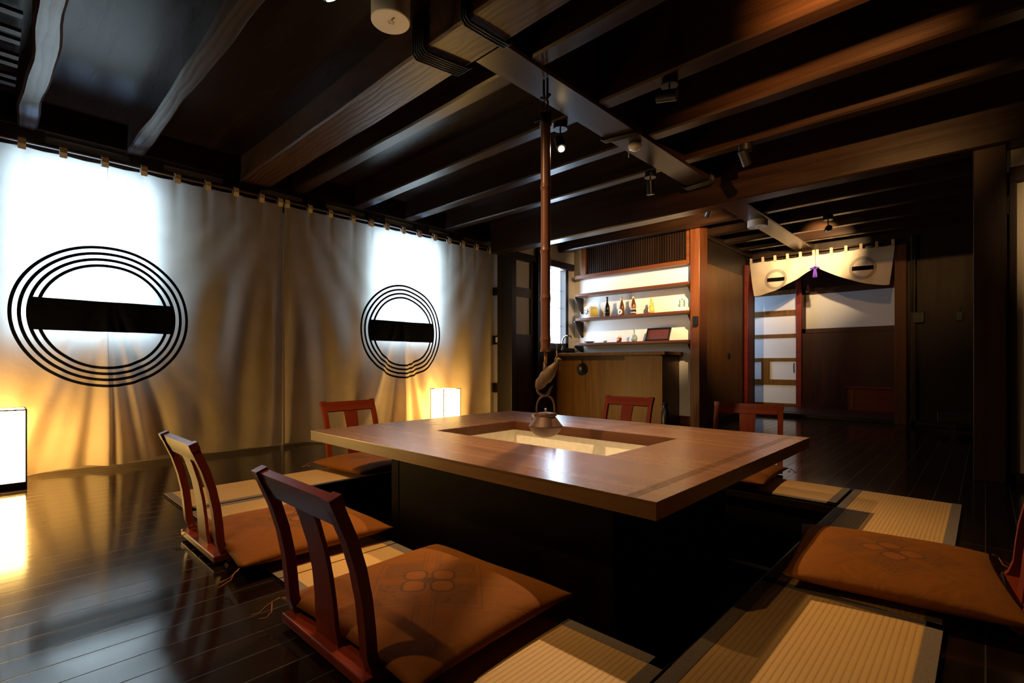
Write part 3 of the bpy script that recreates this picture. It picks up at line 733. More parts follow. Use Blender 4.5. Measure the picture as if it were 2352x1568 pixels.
# ------------------------------------------------------------------ table over the pit
TX0, TX1, TY0, TY1, TZ = -3.06, -.722, 1.395, 3.205, .40
HX0, HX1, HY0, HY1 = -2.492, -1.246, 1.935, 2.655
tb = thing('hearth_table', 'large low wooden table with a square hearth opening in its centre, standing over the pit', 'table', (-1.89, 2.3, -.6))
m = MB(); th = .058
m.prism([(TX0, TY0), (TX1, TY0), (TX1 - .0, TY1), (TX0, TY1)], 'z', TZ - th, TZ)
m.bm.free(); m.bm = bmesh.new()
for (a, b_, c, d_) in ((TX0, TX1, TY0, HY0), (TX0, TX1, HY1, TY1)): m.box(a, b_, c, d_, TZ - .004, TZ)
m.box(TX0, HX0, HY0, HY1, TZ - .004, TZ).box(HX1, TX1 - .11, HY0, HY1, TZ - .004, TZ)
m.box(TX1 - .11, TX1, HY0, HY1, TZ - .004, TZ)
bmesh.ops.remove_doubles(m.bm, verts=m.bm.verts, dist=.0001)
m.build('tabletop', M['table'], tb)
m = MB()
e = .0015
m.box(TX0 + e, TX1 - e, TY0 + e, HY0 - e, TZ - th, TZ - .004).box(TX0 + e, TX1 - e, HY1 + e, TY1 - e, TZ - th, TZ - .004)
m.box(TX0 + e, HX0 - e, HY0 - e, HY1 + e, TZ - th, TZ - .004).box(HX1 + e, TX1 - e, HY0 - e, HY1 + e, TZ - th, TZ - .004)
m.build('edge_band', M['tedge'], tb)
m = MB(); w_ = .012
m.box(HX0 + .0005, HX0 + w_, HY0, HY1, TZ - th - .002, TZ - .004).box(HX1 - w_, HX1 - .0005, HY0, HY1, TZ - th - .002, TZ - .004)
m.box(HX0, HX1, HY0 + .0005, HY0 + w_, TZ - th - .002, TZ - .004).box(HX0, HX1, HY1 - w_, HY1 - .0005, TZ - th - .002, TZ - .004)
m.build('opening_rim', M['rim'], tb)
m = MB()
for dx in (.075, .085, .095, .105): m.box(TX1 - dx - .0012, TX1 - dx, TY0 + .001, TY1, TZ, TZ + .0006)
m.build('inlay_lines', M['tskirt'], tb)
# hearth liner
m = MB(); q = .04; zb = TZ - th
X0, X1, Y0, Y1 = HX0 - .02, HX1 + .02, HY0 - .02, HY1 + .02
m.box(X0 - q, X0, Y0 - q, Y1 + q, .05, zb - .002).box(X1, X1 + q, Y0 - q, Y1 + q, .05, zb - .002)
m.box(X0, X1, Y0 - q, Y0, .05, zb - .002).box(X0, X1, Y1, Y1 + q, .05, zb - .002).box(X0 - q, X1 + q, Y0 - q, Y1 + q, .02, .055)
m.build('hearth_liner', M['hearth'], tb)
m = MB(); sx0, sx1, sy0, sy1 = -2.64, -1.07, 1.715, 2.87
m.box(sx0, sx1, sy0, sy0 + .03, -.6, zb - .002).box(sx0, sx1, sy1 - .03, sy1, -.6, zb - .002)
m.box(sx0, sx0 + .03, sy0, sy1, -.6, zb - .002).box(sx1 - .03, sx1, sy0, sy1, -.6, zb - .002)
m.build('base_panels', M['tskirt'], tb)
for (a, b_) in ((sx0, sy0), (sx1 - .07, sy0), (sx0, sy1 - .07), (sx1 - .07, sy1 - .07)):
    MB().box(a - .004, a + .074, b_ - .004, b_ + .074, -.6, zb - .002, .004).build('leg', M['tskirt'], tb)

# ------------------------------------------------------------------ legless chairs
PATH = [(.045, .0), (.018, .035), (.004, .08), (-.002, .15), (-.010, .22), (-.026, .30), (-.050, .38), (-.075, .44), (-.092, .482)]
def make_chair(label):
    t = thing('floor_chair', label, 'chair', (0, 0, 0), 0, 'legless chairs round the hearth table')
    for s in (-1, 1):
        m = MB(); m.strip(s * .226 - .018, s * .226 + .018, PATH, .030)
        bmesh.ops.bevel(m.bm, geom=[e for e in m.bm.edges if e.calc_face_angle(0) > 1.0], offset=.004, segments=2, affect='EDGES')
        m.build('back_post', M['chair'], t, world=False, smooth='auto')
        m = MB(); m.strip(s * .226 - .021, s * .226 + .021, [(-.0835, .462), (-.0955, .492)], .034); m.build('post_cap', M['chairx'], t, world=False)
    top = [(-.057, .413), (-.066, .432), (-.078, .455), (-.090, .487)]
    m = MB(); m.strip(-.208, .208, top, .024)
    bmesh.ops.bevel(m.bm, geom=[e for e in m.bm.edges if e.calc_face_angle(0) > 1.0], offset=.004, segments=2, affect='EDGES')
    m.build('top_rail', M['chairx'], t, world=False, smooth='auto')
    sp = [(.012, .03), (.006, .08), (.001, .15), (-.007, .22), (-.022, .30), (-.045, .38), (-.060, .42)]
    m = MB(); m.strip(-.056, .056, sp, .012, [1.18, 1.08, 1.0, .95, .95, 1.02, 1.06]); m.build('splat', M['chair'], t, world=False, smooth='auto')
    m = MB(); m.box(-.245, .245, -.022, .05, .002, .030, .004); m.build('bottom_rail', M['chairx'], t, world=False)
    m = MB(); m.box(-.205, .205, .05, .34, .003, .013, .002); m.build('seat', M['chairx'], t, world=False)
    return t
def make_cushion(label):
    t = thing('seat_cushion', label, 'cushion', (0, 0, 0), 0, 'brown patterned seat cushions')
    bm = bmesh.new(); uvl = bm.loops.layers.uv.new('UVMap'); n = 36; W, D, T = .348, .325, .050
    def pt(u, v, s):
        hx = W * u * (1 - .05 * (1 - v * v) * abs(u) ** 3); hy = D * v * (1 - .06 * (1 - u * u) * abs(v) ** 3)
        f = max(0, (1 - abs(u) ** 3.2)) ** .55 * max(0, (1 - abs(v) ** 3.2)) ** .55
        z = s * T * f * (1 + .05 * math.sin(5 * u + 2) * math.sin(4 * v + 1))
        if s < 0: z = max(z, -.038)
        return (hx, hy, z)
    for s in (1, -1):
        g = [[bm.verts.new(pt(-1 + 2 * i / n, -1 + 2 * j / n, s)) for j in range(n + 1)] for i in range(n + 1)]
        for i in range(n):
            for j in range(n):
                f = bm.faces.new((g[i][j], g[i + 1][j], g[i + 1][j + 1], g[i][j + 1]))
                for lp, (a, b_) in zip(f.loops, ((i, j), (i + 1, j), (i + 1, j + 1), (i, j + 1))):
                    lp[uvl].uv = (-1 + 2 * a / n, (-1 + 2 * b_ / n)) if s > 0 else (2, 2)
    bmesh.ops.remove_doubles(bm, verts=bm.verts, dist=.0005)
    m = MB(); m.bm.free(); m.bm = bm; o = m.build('cover', M['cushion'], t, world=False, smooth=True)
    for sx in (-1, 1):
        m = MB(); x, y = sx * W, -D
        m.tube([(x, y, 0), (x + sx * .01, y - .02, -.01), (x + sx * .025, y - .035, -.025), (x + sx * .02, y - .055, -.035), (x + sx * .03, y - .075, -.038)], .0022, 6)
        m.tube([(x + sx * .01, y - .02, -.01), (x - sx * .01, y - .03, -.03), (x - sx * .02, y - .05, -.038), (x - sx * .01, y - .07, -.038)], .0022, 6)
        m.build('tassel', M['tassel'], t, world=False, smooth=True)
    return t
CH = [  # x, y, rot, chair label, cushion dx, dy, cushion rot, cushion label
    (-1.345, .655, 0, 'red-brown legless chair nearest the camera at bottom centre', (-1.305, .985), R(2), 'brown cushion with a four-petal flower motif, the nearest one', .0),
    (-2.49, .650, 0, 'red-brown legless chair at left whose top rail shines blue-white', (-2.32, .975), R(-2), 'brown cushion between the two near chair backs', .0),
    (-3.80, 2.10, -PI / 2 + R(3), 'red-brown legless chair in front of the long curtain at the table end', (-3.42, 2.07), -PI / 2 + R(4), 'brown cushion of the curtain-side chair, partly under the table corner', .0),
    (-2.44, 4.10, PI + R(2), 'dark legless chair beyond the table, in front of the kitchen counter', (-2.42, 3.72), PI, 'brown cushion behind the table on the chair facing from the kitchen counter', .0),
    (-1.33, 4.02, PI + R(12), 'dark legless chair beyond the table, in front of the closet wall', (-1.35, 3.62), PI + R(3), 'orange-brown cushion peeking out under the far right table corner', .0),
    (.10, 2.37, PI / 2 + R(2), 'red legless chair cut by the right edge', (-.255, 2.335), PI / 2 + R(8), 'wide brown cushion at the right edge, half in the shade of the table', .0),
]
c0 = make_chair(CH[0][3]); q0 = make_cushion(CH[0][6])
for i, (x, y, rz, lb, (cx, cy), cr, clb, _) in enumerate(CH):
    if i == 0: c0.location = (x, y, .014); c0.rotation_euler = (0, 0, rz); q0.location = (cx, cy, .068); q0.rotation_euler = (0, 0, cr)
    else:
        dup(c0, (x, y, .014), rz, lb); dup(q0, (cx, cy, .068), cr, clb)

# ------------------------------------------------------------------ pot hanger, kettle
KC = (-1.885, 2.275)
hx, hy = KC
h = thing('pot_hanger', 'tall smoked-bamboo pot hanger with wooden fish hanging from the girder over the hearth', 'hanger', (hx, hy, .6))
m = MB()
zs = [.885, .93, 1.18, 1.45, 1.49, 1.83, 2.10, 2.27]
prof = []
for z0, z1 in ((.885, .96), (.96, 1.205), (1.205, 1.485), (1.485, 1.86), (1.86, 2.27)):
    prof += [(.030, z0 + .004), (.0285, z0 + .03), (.0285, z1 - .03), (.031, z1 - .006), (.0325, z1 - .002)]
m.lathe([(r, z) for r, z in prof], (hx, hy, 0), 24); m.build('bamboo_pole', M['bamboo'], h, smooth=True)
m = MB(); m.tube([(hx, hy, .90), (hx, hy, .815)], .009, 12); m.build('inner_rod', M['bamboo2'], h, smooth=True)
m = MB(); m.tube([(hx - .005, hy, .83), (hx - .006, hy, .70)], .011, 12); m.build('lower_rod', M['bamboo3'], h, smooth=True)
m = MB(); m.tube([(hx, hy, 2.29), (hx, hy, 2.22)], .036, 16); m.tube([(hx - .03, hy, 2.28), (hx - .07, hy - .02, 2.26)], .006, 8); m.build('pole_collar', M['blackiron'], h, smooth=True)
m = MB()
m.tube([(hx + .012 * math.sin(a), hy, 2.315 + .035 * math.cos(a)) for a in [i * 2 * PI / 16 for i in range(17)]], .004, 8)
for dx in (-.014, .014): m.tube([(hx + dx, hy, 2.50), (hx + dx, hy, 2.42), (hx + dx * .6, hy, 2.37)], .007, 8)
m.tube([(hx - .035, hy, 2.40), (hx, hy, 2.375), (hx + .035, hy, 2.40)], .009, 8)
m.tube([(hx + .018 * math.sin(a), hy, 2.345 + .035 * math.cos(a)) for a in [i * 2 * PI / 16 for i in range(17)]], .0055, 8)
m.build('hanging_rope', M['rope'], h, smooth=True)
# wooden fish crossbar: leaf-shaped body, head low to the left, tail high to the right
ax = Vector((math.cos(R(43.5)), math.sin(R(43.5)), 0))   # across the view
def A3(a, z, d=0):
    n_ = Vector((-math.sin(R(43.5)), math.cos(R(43.5)), 0))
    return Vector((hx, hy, 0)) + ax * a + Vector((0, 0, z)) + n_ * d
def a_px(px): return (px - 1254) / 1146 * 2.95
def z_px(py): return .82 + (834 - py) / 1146 * 2.95
fpts = [(1233, 892, .010), (1237, 888, .024), (1242, 881, .032), (1248, 873, .034), (1254, 866, .041), (1260, 860, .037), (1266, 851, .034), (1271, 845, .025), (1276, 839, .020), (1280, 833, .013), (1284, 827, .019), (1287, 823, .008)]
m = MB(); m.tube([A3(a_px(x), z_px(y)) for x, y, r in fpts], [r for _, _, r in fpts], 16)
rf = random.Random(3)
for v in m.bm.verts: v.co += Vector((rf.uniform(-1, 1), rf.uniform(-1, 1), rf.uniform(-1, 1))) * .0022
o = m.build('wooden_fish', M['fish'], h, smooth=True)
MB().tube([A3(a_px(1281), z_px(836)), A3(a_px(1287), z_px(845)), A3(a_px(1286), z_px(852))], [.004, .009, .002], 8).build('fin', M['fish'], o, smooth=True)
m = MB(); m.tube([A3(a_px(1286), z_px(835)), A3(a_px(1284), z_px(825)), A3(a_px(1279), z_px(812)), A3(a_px(1280), z_px(790)), A3(a_px(1272), z_px(700)), A3(a_px(1266), z_px(600)), A3(a_px(1262), z_px(560))], .0018, 6)
m.tube([A3(a_px(1274), z_px(832)), A3(a_px(1276), z_px(824)), A3(a_px(1280), z_px(816)), A3(a_px(1279), z_px(806))], .0028, 6)
m.tube([A3(a_px(1276), z_px(833)), A3(a_px(1288), z_px(833))], .003, 6)
m.build('cord', M['cord'], h, smooth=True)
# hook
m = MB(); pts = []
for i in range(15):
    a = R(120 + i * 22); pts.append(A3(a_px(1250) + .034 * math.cos(a), .665 + .036 * math.sin(a)))
pts2 = [A3(a_px(1238), .70)] + [A3(a_px(1249) + .036 * math.cos(R(b)), .668 + .038 * math.sin(R(b))) for b in range(150, 331, 20)] + [A3(a_px(1262), .655), A3(a_px(1266), .675), A3(a_px(1271), .687)]
m.tube(pts2, [.008] * (len(pts2) - 3) + [.007, .006, .004], 10)
m.tube([A3(a_px(1247), z_px(888)), A3(a_px(1246), .70), A3(a_px(1240), .69)], .008, 8)
m.build('hook', M['iron'], h, smooth=True)

kt = thing('kettle', 'rusty brown cast-iron kettle hanging over the hearth opening', 'kettle', (hx, hy, .385))
prof = [(0, .385), (.035, .387), (.06, .397), (.085, .420), (.098, .445), (.1, .452), (.094, .458), (.082, .475), (.066, .497), (.056, .505), (.057, .515), (.060, .52)]
MB().lathe(prof, (hx, hy, 0), 40).build('body', M['iron'], kt, smooth=True)
lid = MB().lathe([(.0, .519), (.056, .519), (.057, .523), (.05, .527), (.02, .531), (0, .532)], (hx, hy, 0), 32).build('lid', M['iron'], kt, smooth=True)
MB().lathe([(0, .530), (.006, .532), (.004, .540), (.009, .546), (.006, .553), (0, .555)], (hx, hy, 0), 14).build('knob', M['chrome'], lid, smooth=True)
m = MB(); pts = []
for i in range(17):
    a = PI * i / 16; pts.append(A3(-.053 * math.cos(a), .545 + .085 * math.sin(a) ** .8))
m.tube([A3(-.05, .512)] + pts + [A3(.05, .512)], .0055, 10); m.build('handle', M['iron'], kt, smooth=True)
for s in (-1, 1): MB().lathe([(.0, 0), (.010, .002), (.010, .022), (0, .026)], tuple(A3(s * .055, .505)), 12).build('handle_lug', M['iron'], kt, smooth=True)
m = MB(); m.tube([A3(-.055, .47, .06), A3(-.07, .487, .08), A3(-.076, .508, .09)], [.016, .012, .009], 12); m.build('spout', M['iron'], kt, smooth=True)

# ------------------------------------------------------------------ kitchen counter and shelves
c = thing('kitchen_counter', 'brown wooden kitchen counter with plain front below the bright window', 'counter', (-3.85, 6.15, 0))
MB().box(-4.74, -3.55, 5.97, 6.0, 0, .90).box(-3.545, -3.0, 5.955, 5.99, 0, .915).box(-3.03, -3.0, 5.99, 6.44, 0, .915).build('front', M['counter'], c)
MB().box(-4.74, -2.94, 5.90, 6.44, .93, .972, .004).build('worktop', M['counter'], c)
MB().box(-4.74, -3.02, 5.96, 5.985, .86, .93).build('apron', M['darkx'], c)
def shelf(z, d, label, th=.035):
    s = thing('wall_shelf', label, 'shelf', (-3.7, 6.35, z - th), 0, 'wall shelves for bottles')
    MB().box(-4.56, -2.77, 6.45 - d, 6.448, z - th, z, .003).build('board', M['redx'], s)
    for x in (-4.60, -2.79):
        bh = .25 if (x > -3 or z > 1.2) else .10
        m = MB(); m.prism([(6.448, z - th), (6.45 - d + .01, z - th), (6.45 - d + .01, z - th - .02), (6.43, z - th - bh), (6.448, z - th - bh)], 'x', x, x + .025)
        m.build('bracket', M['darkz'], s)
shelf(1.875, .23, 'topmost wall shelf, empty, under the brightly lit wall')
shelf(1.505, .23, 'middle wall shelf holding the sake bottles')
shelf(1.125, .23, 'lowest wall shelf holding the flask, cup and dark basket')
SY = 6.30
def bottle(name, x, z, prof, mat, label, extra=(), cap=None):
    t = thing(name, label, 'bottle', (x, SY, z), 0, 'bottles on the middle shelf')
    MB().lathe(prof, (x, SY, z), 24).build('glass', mat, t, smooth=True)
    for nm, (r, a, b_, mm) in extra: MB().lathe([(r - .001, a), (r, a), (r, b_), (r - .001, b_)], (x, SY, z), 24).build(nm, mm, t, smooth=True)
    if cap: MB().lathe([(0, cap[1] - cap[2]), (cap[0], cap[1] - cap[2]), (cap[0], cap[1]), (0, cap[1])], (x, SY, z), 14).build('cap', cap[3], t, smooth=True)
    return t
Z1 = 1.505; Z2 = 1.125
wine = [(0, 0), (.037, 0), (.040, .005), (.041, .12), (.036, .15), (.022, .185), (.015, .215), (.014, .265), (.017, .268), (.017, .285), (0, .287)]
sake = [(0, 0), (.034, 0), (.037, .005), (.037, .11), (.034, .14), (.022, .185), (.013, .215), (.012, .25), (.014, .252), (.014, .265), (0, .266)]
bottle('sake_bottle', -4.045, Z1, [(r * .95, z * 1.03) for r, z in wine], M['glassblack'], 'black glass bottle second from the left on the middle shelf', [('paper_label', (.0405, .03, .09, M['glassblack']))])
t = bottle('sake_bottle', -3.80, Z1, sake, M['glassbrown'], 'brown sake bottle with a round white label and small white lid box', cap=(.015, .268, .05, M['cap']))
MB().lathe([(0, -.003), (.036, -.003), (.036, .003), (0, .003)], (0, 0, 0), 28).build('round_label', M['labelwhite'], t, world=False).matrix_local = Matrix.Translation((0.0, -.048, .052)) @ Matrix.Rotation(PI / 2, 4, 'X')
m = MB(); m.box(-.014, -.002, -.053, -.0515, .035, .06).box(.002, .014, -.053, -.0515, .05, .068).box(-.003, .004, -.053, -.0515, .03, .045); m.build('ink_mark', M['ink'], t, world=False)
bottle('sake_bottle', -3.612, Z1, [(r * 1.02, z * 1.04) for r, z in sake], M['glassbrown'], 'brown sake bottle with an amber shoulder and dark paper label', [('shoulder_label', (.0385, .095, .118, M['amber'])), ('paper_label', (.0385, .025, .085, M['labelwhite'])), ('ink_mark', (.039, .04, .075, M['ink']))], cap=(.015, .278, .06, M['cap']))
bottle('gourd_bottle', -3.335, Z1, [(0, 0), (.034, 0), (.043, .02), (.046, .05), (.040, .085), (.024, .105), (.022, .112), (.031, .13), (.031, .155), (.018, .175), (.011, .185), (.013, .21), (0, .213)], M['gold'], 'golden gourd-shaped bottle with two bulges')
MB().tube([(-3.335 + .03 * math.cos(a), SY + .03 * math.sin(a), Z1 + .108) for a in [i * PI / 8 for i in range(17)]], .005, 8).build('waist_cord', M['yellow'], bpy.data.objects['gourd_bottle'], smooth=True)
# sake barrel jar
t = thing('sake_jar', 'squat white sake jar with black brush marks at the shelf left end', 'jar', (-4.33, SY, Z1))
MB().lathe([(0, 0), (.085, 0), (.098, .02), (.103, .10), (.098, .155), (.085, .17), (0, .172)], (-4.33, SY, Z1), 32).build('body', M['labelwhite'], t, smooth=True)
m = MB(); m.lathe([(.100, .02), (.1045, .02), (.1055, .10), (.101, .152), (.098, .152)], (-4.33, SY, Z1), 32)
for v in list(m.bm.verts):
    pass
bmesh.ops.delete(m.bm, geom=[v for v in m.bm.verts if (v.co.x + 4.33) < .055], context='VERTS'); m.build('yellow_band', M['yellow'], t, smooth=True)
m = MB()
for (dx, z0, z1, w) in ((-.05, .05, .12, .012), (-.028, .10, .115, .02), (-.02, .04, .075, .010), (.005, .05, .13, .008), (.018, .085, .097, .018), (-.052, .08, .09, .018)):
    x = -4.33 + dx; yy = SY - math.sqrt(max(0, .1035 ** 2 - dx ** 2)) - .002; m.box(x - w / 2, x + w / 2, yy, yy + .004, Z1 + z0, Z1 + z1)
m.build('brush_marks', M['ink'], t)
# glass block on tray
t = thing('glass_decanter', 'pale blue square glass standing on a white box on the middle shelf', 'glassware', (-2.89, SY, Z1 + .05))
MB().box(-2.925, -2.865, SY - .03, SY + .03, Z1 + .052, Z1 + .15, .008).build('body', M['glassblue'], t)
MB().lathe([(0, 0), (.012, 0), (.012, .02), (.018, .035), (0, .04)], (-2.895, SY, Z1 + .148), 14).build('stopper', M['glassblue'], t, smooth=True)
o = MB().box(-2.965, -2.815, SY - .06, SY + .08, Z1 + .001, Z1 + .05, .004).build('white_box', M['labelwhite']); tag(o, 'flat white box under the pale blue glass on the middle shelf', 'box')
# lowest shelf
o = MB().lathe([(0, 0), (.03, 0), (.07, .012), (.085, .022), (.082, .024), (.03, .008), (0, .006)], (-4.36, SY, Z2), 28).build('small_dish', M['greybox'], smooth=True); tag(o, 'flat dark dish at the left end of the lowest shelf', 'dish')
o = MB().lathe([(0, 0), (.018, 0), (.028, .02), (.030, .03), (.027, .03), (.018, .006), (0, .006)], (-4.08, SY, Z2), 24).build('sake_cup', M['blueglaze'], smooth=True); tag(o, 'tiny pale sake cup between the dish and the red cup', 'cup')
t = thing('tea_cup', 'round white-rimmed cup with dark red pattern on the lowest shelf', 'cup', (-3.845, SY, Z2))
MB().lathe([(0, 0), (.026, 0), (.036, .015), (.040, .045), (.037, .075), (.033, .095), (.030, .095), (.033, .07), (.03, .02), (0, .01)], (-3.845, SY, Z2), 28).build('body', M['red'], t, smooth=True)
MB().lathe([(.0405, .060), (.0395, .075), (.0345, .097), (.029, .097), (.031, .08)], (-3.845, SY, Z2), 28).build('rim_band', M['labelwhite'], t, smooth=True)
m = MB()
for a in (-2.0, -1.6, -1.2):
    m.box(-3.845 + .04 * math.cos(a) - .005, -3.845 + .04 * math.cos(a) + .005, SY + .042 * math.sin(a) - .003, SY + .042 * math.sin(a) + .002, Z2 + .02, Z2 + .055)
m.build('pattern_marks', M['labelwhite'], t)
o = MB().lathe([(0, 0), (.026, 0), (.043, .02), (.047, .05), (.040, .08), (.020, .10), (.012, .115), (.010, .15), (.013, .175), (.017, .183), (.012, .183), (.008, .16), (0, .15)], (-3.60, SY, Z2), 28).build('sake_flask', M['blueglaze'], smooth=True); tag(o, 'blue-white round-bellied porcelain flask on the lowest shelf', 'flask')
t = thing('wicker_tray', 'dark red-brown wicker tray leaning against the wall on the lowest shelf', 'tray', (-3.25, 6.33, Z2))
rot = Matrix.Rotation(R(-24), 3, 'X')
MB().box(-3.42, -3.09, 6.30, 6.31, Z2 + .005, Z2 + .19, .002, rot, (-3.25, 6.30, Z2)).build('woven_panel', M['basket'], t)
m = MB()
for a in ((-3.43, -3.41, Z2 + .003, Z2 + .195), (-3.10, -3.08, Z2 + .003, Z2 + .195), (-3.43, -3.08, Z2 + .003, Z2 + .02), (-3.43, -3.08, Z2 + .175, Z2 + .195)):
    m.box(a[0], a[1], 6.285, 6.312, a[2], a[3], .003, rot, (-3.25, 6.30, Z2))
m.build('tray_rim', M['blackmetal'], t)
# switch box on the corner post, tap, pan, black flask
o = MB().box(-2.72, -2.655, 6.22, 6.25, 1.30, 1.42, .004).build('switch_box', M['blackmetal']); tag(o, 'small black box on the reddish corner post beside the shelves', 'box')
t = thing('water_tap', 'shiny curved water tap seen left of the bamboo pole', 'tap', (-4.62, 6.05, .972))
m = MB(); m.tube([(-4.66, 6.02, .972), (-4.66, 6.02, 1.10), (-4.655, 6.02, 1.16), (-4.64, 6.03, 1.21), (-4.60, 6.05, 1.235), (-4.55, 6.08, 1.23), (-4.53, 6.09, 1.20)], .012, 12); m.build('spout', M['chrome'], t, smooth=True)
MB().lathe([(0, 0), (.03, 0), (.03, .02), (.02, .07), (0, .075)], (-4.66, 6.02, .972), 18).build('base', M['blackmetal'], t, smooth=True)
MB().tube([(-4.70, 5.99, 1.03), (-4.76 + .03, 5.96, 1.045), (-4.73, 5.94, 1.06)], .011, 10).build('lever', M['blackmetal'], t, smooth=True)
t = thing('frying_pan', 'round dark pan hanging on the counter front', 'pan', (-4.25, 5.94, .62))
m = MB(); m.lathe([(0, -.01), (.075, -.01), (.085, .012), (.08, .012), (.07, -.004), (0, -.004)], (0, 0, 0), 30); bmesh.ops.rotate(m.bm, verts=m.bm.verts, cent=(0, 0, 0), matrix=Matrix.Rotation(PI / 2, 3, 'X')); m.build('pan_body', M['blackmetal'], t, world=False, smooth=True).location = (0, .01, .11)
MB().box(-.011, .011, .012, .018, .19, .29, .003).build('handle', M['blackmetal'], t, world=False)
t = thing('black_flask', 'tall slim black flask on the floor at the right end of the counter', 'flask', (-2.93, 6.0, 0))
MB().lathe([(0, 0), (.045, 0), (.05, .02), (.05, .20), (.033, .23), (.03, .30), (0, .30)], (-2.93, 5.90, 0), 24).build('body', M['blackmetal'], t, smooth=True)
MB().lathe([(0, .30), (.032, .30), (.038, .315), (.02, .33), (0, .33)], (-2.93, 5.90, 0), 20).build('lid', M['blackiron'], t, smooth=True)

# ------------------------------------------------------------------ doorway curtain
def noren(x0, x1, label, side):
    t = thing('doorway_curtain', label, 'curtain', ((x0 + x1) / 2, 8.34, 1.9), 0, 'short cream curtains over the far doorway')
    bm = bmesh.new(); uvl = bm.loops.layers.uv.new('UVMap'); nx, nz = 60, 26; g = []
    xc = -1.80
    for i in range(nx + 1):
        x = x0 + (x1 - x0) * i / nx; row = []; d = min(1, abs(x - xc) / .9)
        zb = 1.875 + .35 * (1 - d) ** 1.6; zt = 2.405 - .01 * abs(math.sin(PI * (x - x0) / .18))
        for j in range(nz + 1):
            tt = j / nz; z = zt + (zb - zt) * tt
            xx = x + (.065 if side < 0 else -.06) * tt * d
            y = 8.335 + .012 * math.sin(x * 22 + 3 * tt) * (.4 + tt) + .01 * math.sin(x * 9 - 4 * z)
            row.append((bm.verts.new((xx, y, z)), xx, z))
        g.append(row)
    for i in range(nx):
        for j in range(nz):
            q = (g[i][j], g[i + 1][j], g[i + 1][j + 1], g[i][j + 1]); f = bm.faces.new([k[0] for k in q])
            for lp, k in zip(f.loops, q): lp[uvl].uv = (k[1], k[2])
    m = MB(); m.bm.free(); m.bm = bm; m.build('cloth', M['noren'], t, smooth=True)
    for i in range(6):
        x = x0 + .02 + (x1 - x0 - .04) * i / 5
        MB().box(x - .018, x + .018, 8.318, 8.352, 2.385, 2.475, .004).build('tab', M['tab'], t)
noren(-2.71, -1.803, 'left half of the short cream curtain over the far doorway', -1)
noren(-1.797, -.875, 'right half of the short cream curtain over the far doorway', 1)
MB().tube([(-2.74, 8.335, 2.458), (-.84, 8.335, 2.458)], .011, 10).build('curtain_rod', M['bamboo3'], smooth=True); tag(bpy.data.objects['curtain_rod.001'], 'thin rod above the far doorway carrying the short curtain', 'rod')
t = thing('purple_tassel', 'purple knotted tassel hanging at the middle of the doorway curtain', 'tassel', (-1.80, 8.31, 2.12))
m = MB(); m.tube([(-1.86, 8.30, 2.20), (-1.80, 8.30, 2.225), (-1.74, 8.30, 2.20)], .010, 8)
m.tube([(-1.80 + .028 * math.cos(a), 8.295, 2.205 + .018 * math.sin(a)) for a in [i * PI / 8 for i in range(17)]], .007, 8); m.build('knot', M['purple'], t, smooth=True)
for dx in (-.016, .016):
    MB().tube([(-1.80 + dx * .4, 8.30, 2.20), (-1.80 + dx * .8, 8.30, 2.13), (-1.80 + dx, 8.30, 2.07)], [.008, .013, .017], 10).build('fringe', M['purple'], t, smooth=True)

# far wall fittings and step
t = thing('conduit_pipe', 'thin metal conduit running down the dark wall right of the doorway', 'pipe', (-.66, 8.43, 1.5))
MB().tube([(-.70, 8.385, 2.5), (-.70, 8.385, 1.5)], .012, 10).build('pipe', M['greybox'], t, smooth=True)
MB().tube([(-.66, 8.385, 2.5), (-.66, 8.385, 1.48)], .009, 10).build('pipe', M['blackmetal'], t, smooth=True)
o = MB().box(-.695, -.575, 8.36, 8.45, 1.35, 1.49, .006).build('socket_box', M['greybox']); tag(o, 'dull grey-green box at the foot of the conduit', 'box')
t = thing('alarm_box', 'small grey-green box on the dark wall next to the square post', 'box', (-.22, 8.42, 1.35))
MB().box(-.265, -.205, 8.41, 8.45, 1.36, 1.47, .005).build('body', M['greybox'], t)
MB().tube([(-.235, 8.43, 1.47), (-.225, 8.43, 1.51), (-.205, 8.43, 1.53)], .005, 8).build('hook', M['greybox'], t, smooth=True)
t = thing('low_step', 'low dark wooden step on two feet beside the square post', 'step', (0, 7.95, 0))
MB().box(-.42, .35, 7.88, 8.2, .11, .245, .005).build('slab', M['darkx'], t)
MB().box(-.31, -.25, 7.92, 8.16, .02, .11).build('foot', M['darkx'], t)
MB().box(.15, .21, 7.92, 8.16, .02, .11).build('foot', M['darkx'], t)
MB().box(-.40, .35, 7.89, 8.18, 0, .02).build('base_board', M['darkx'], t)

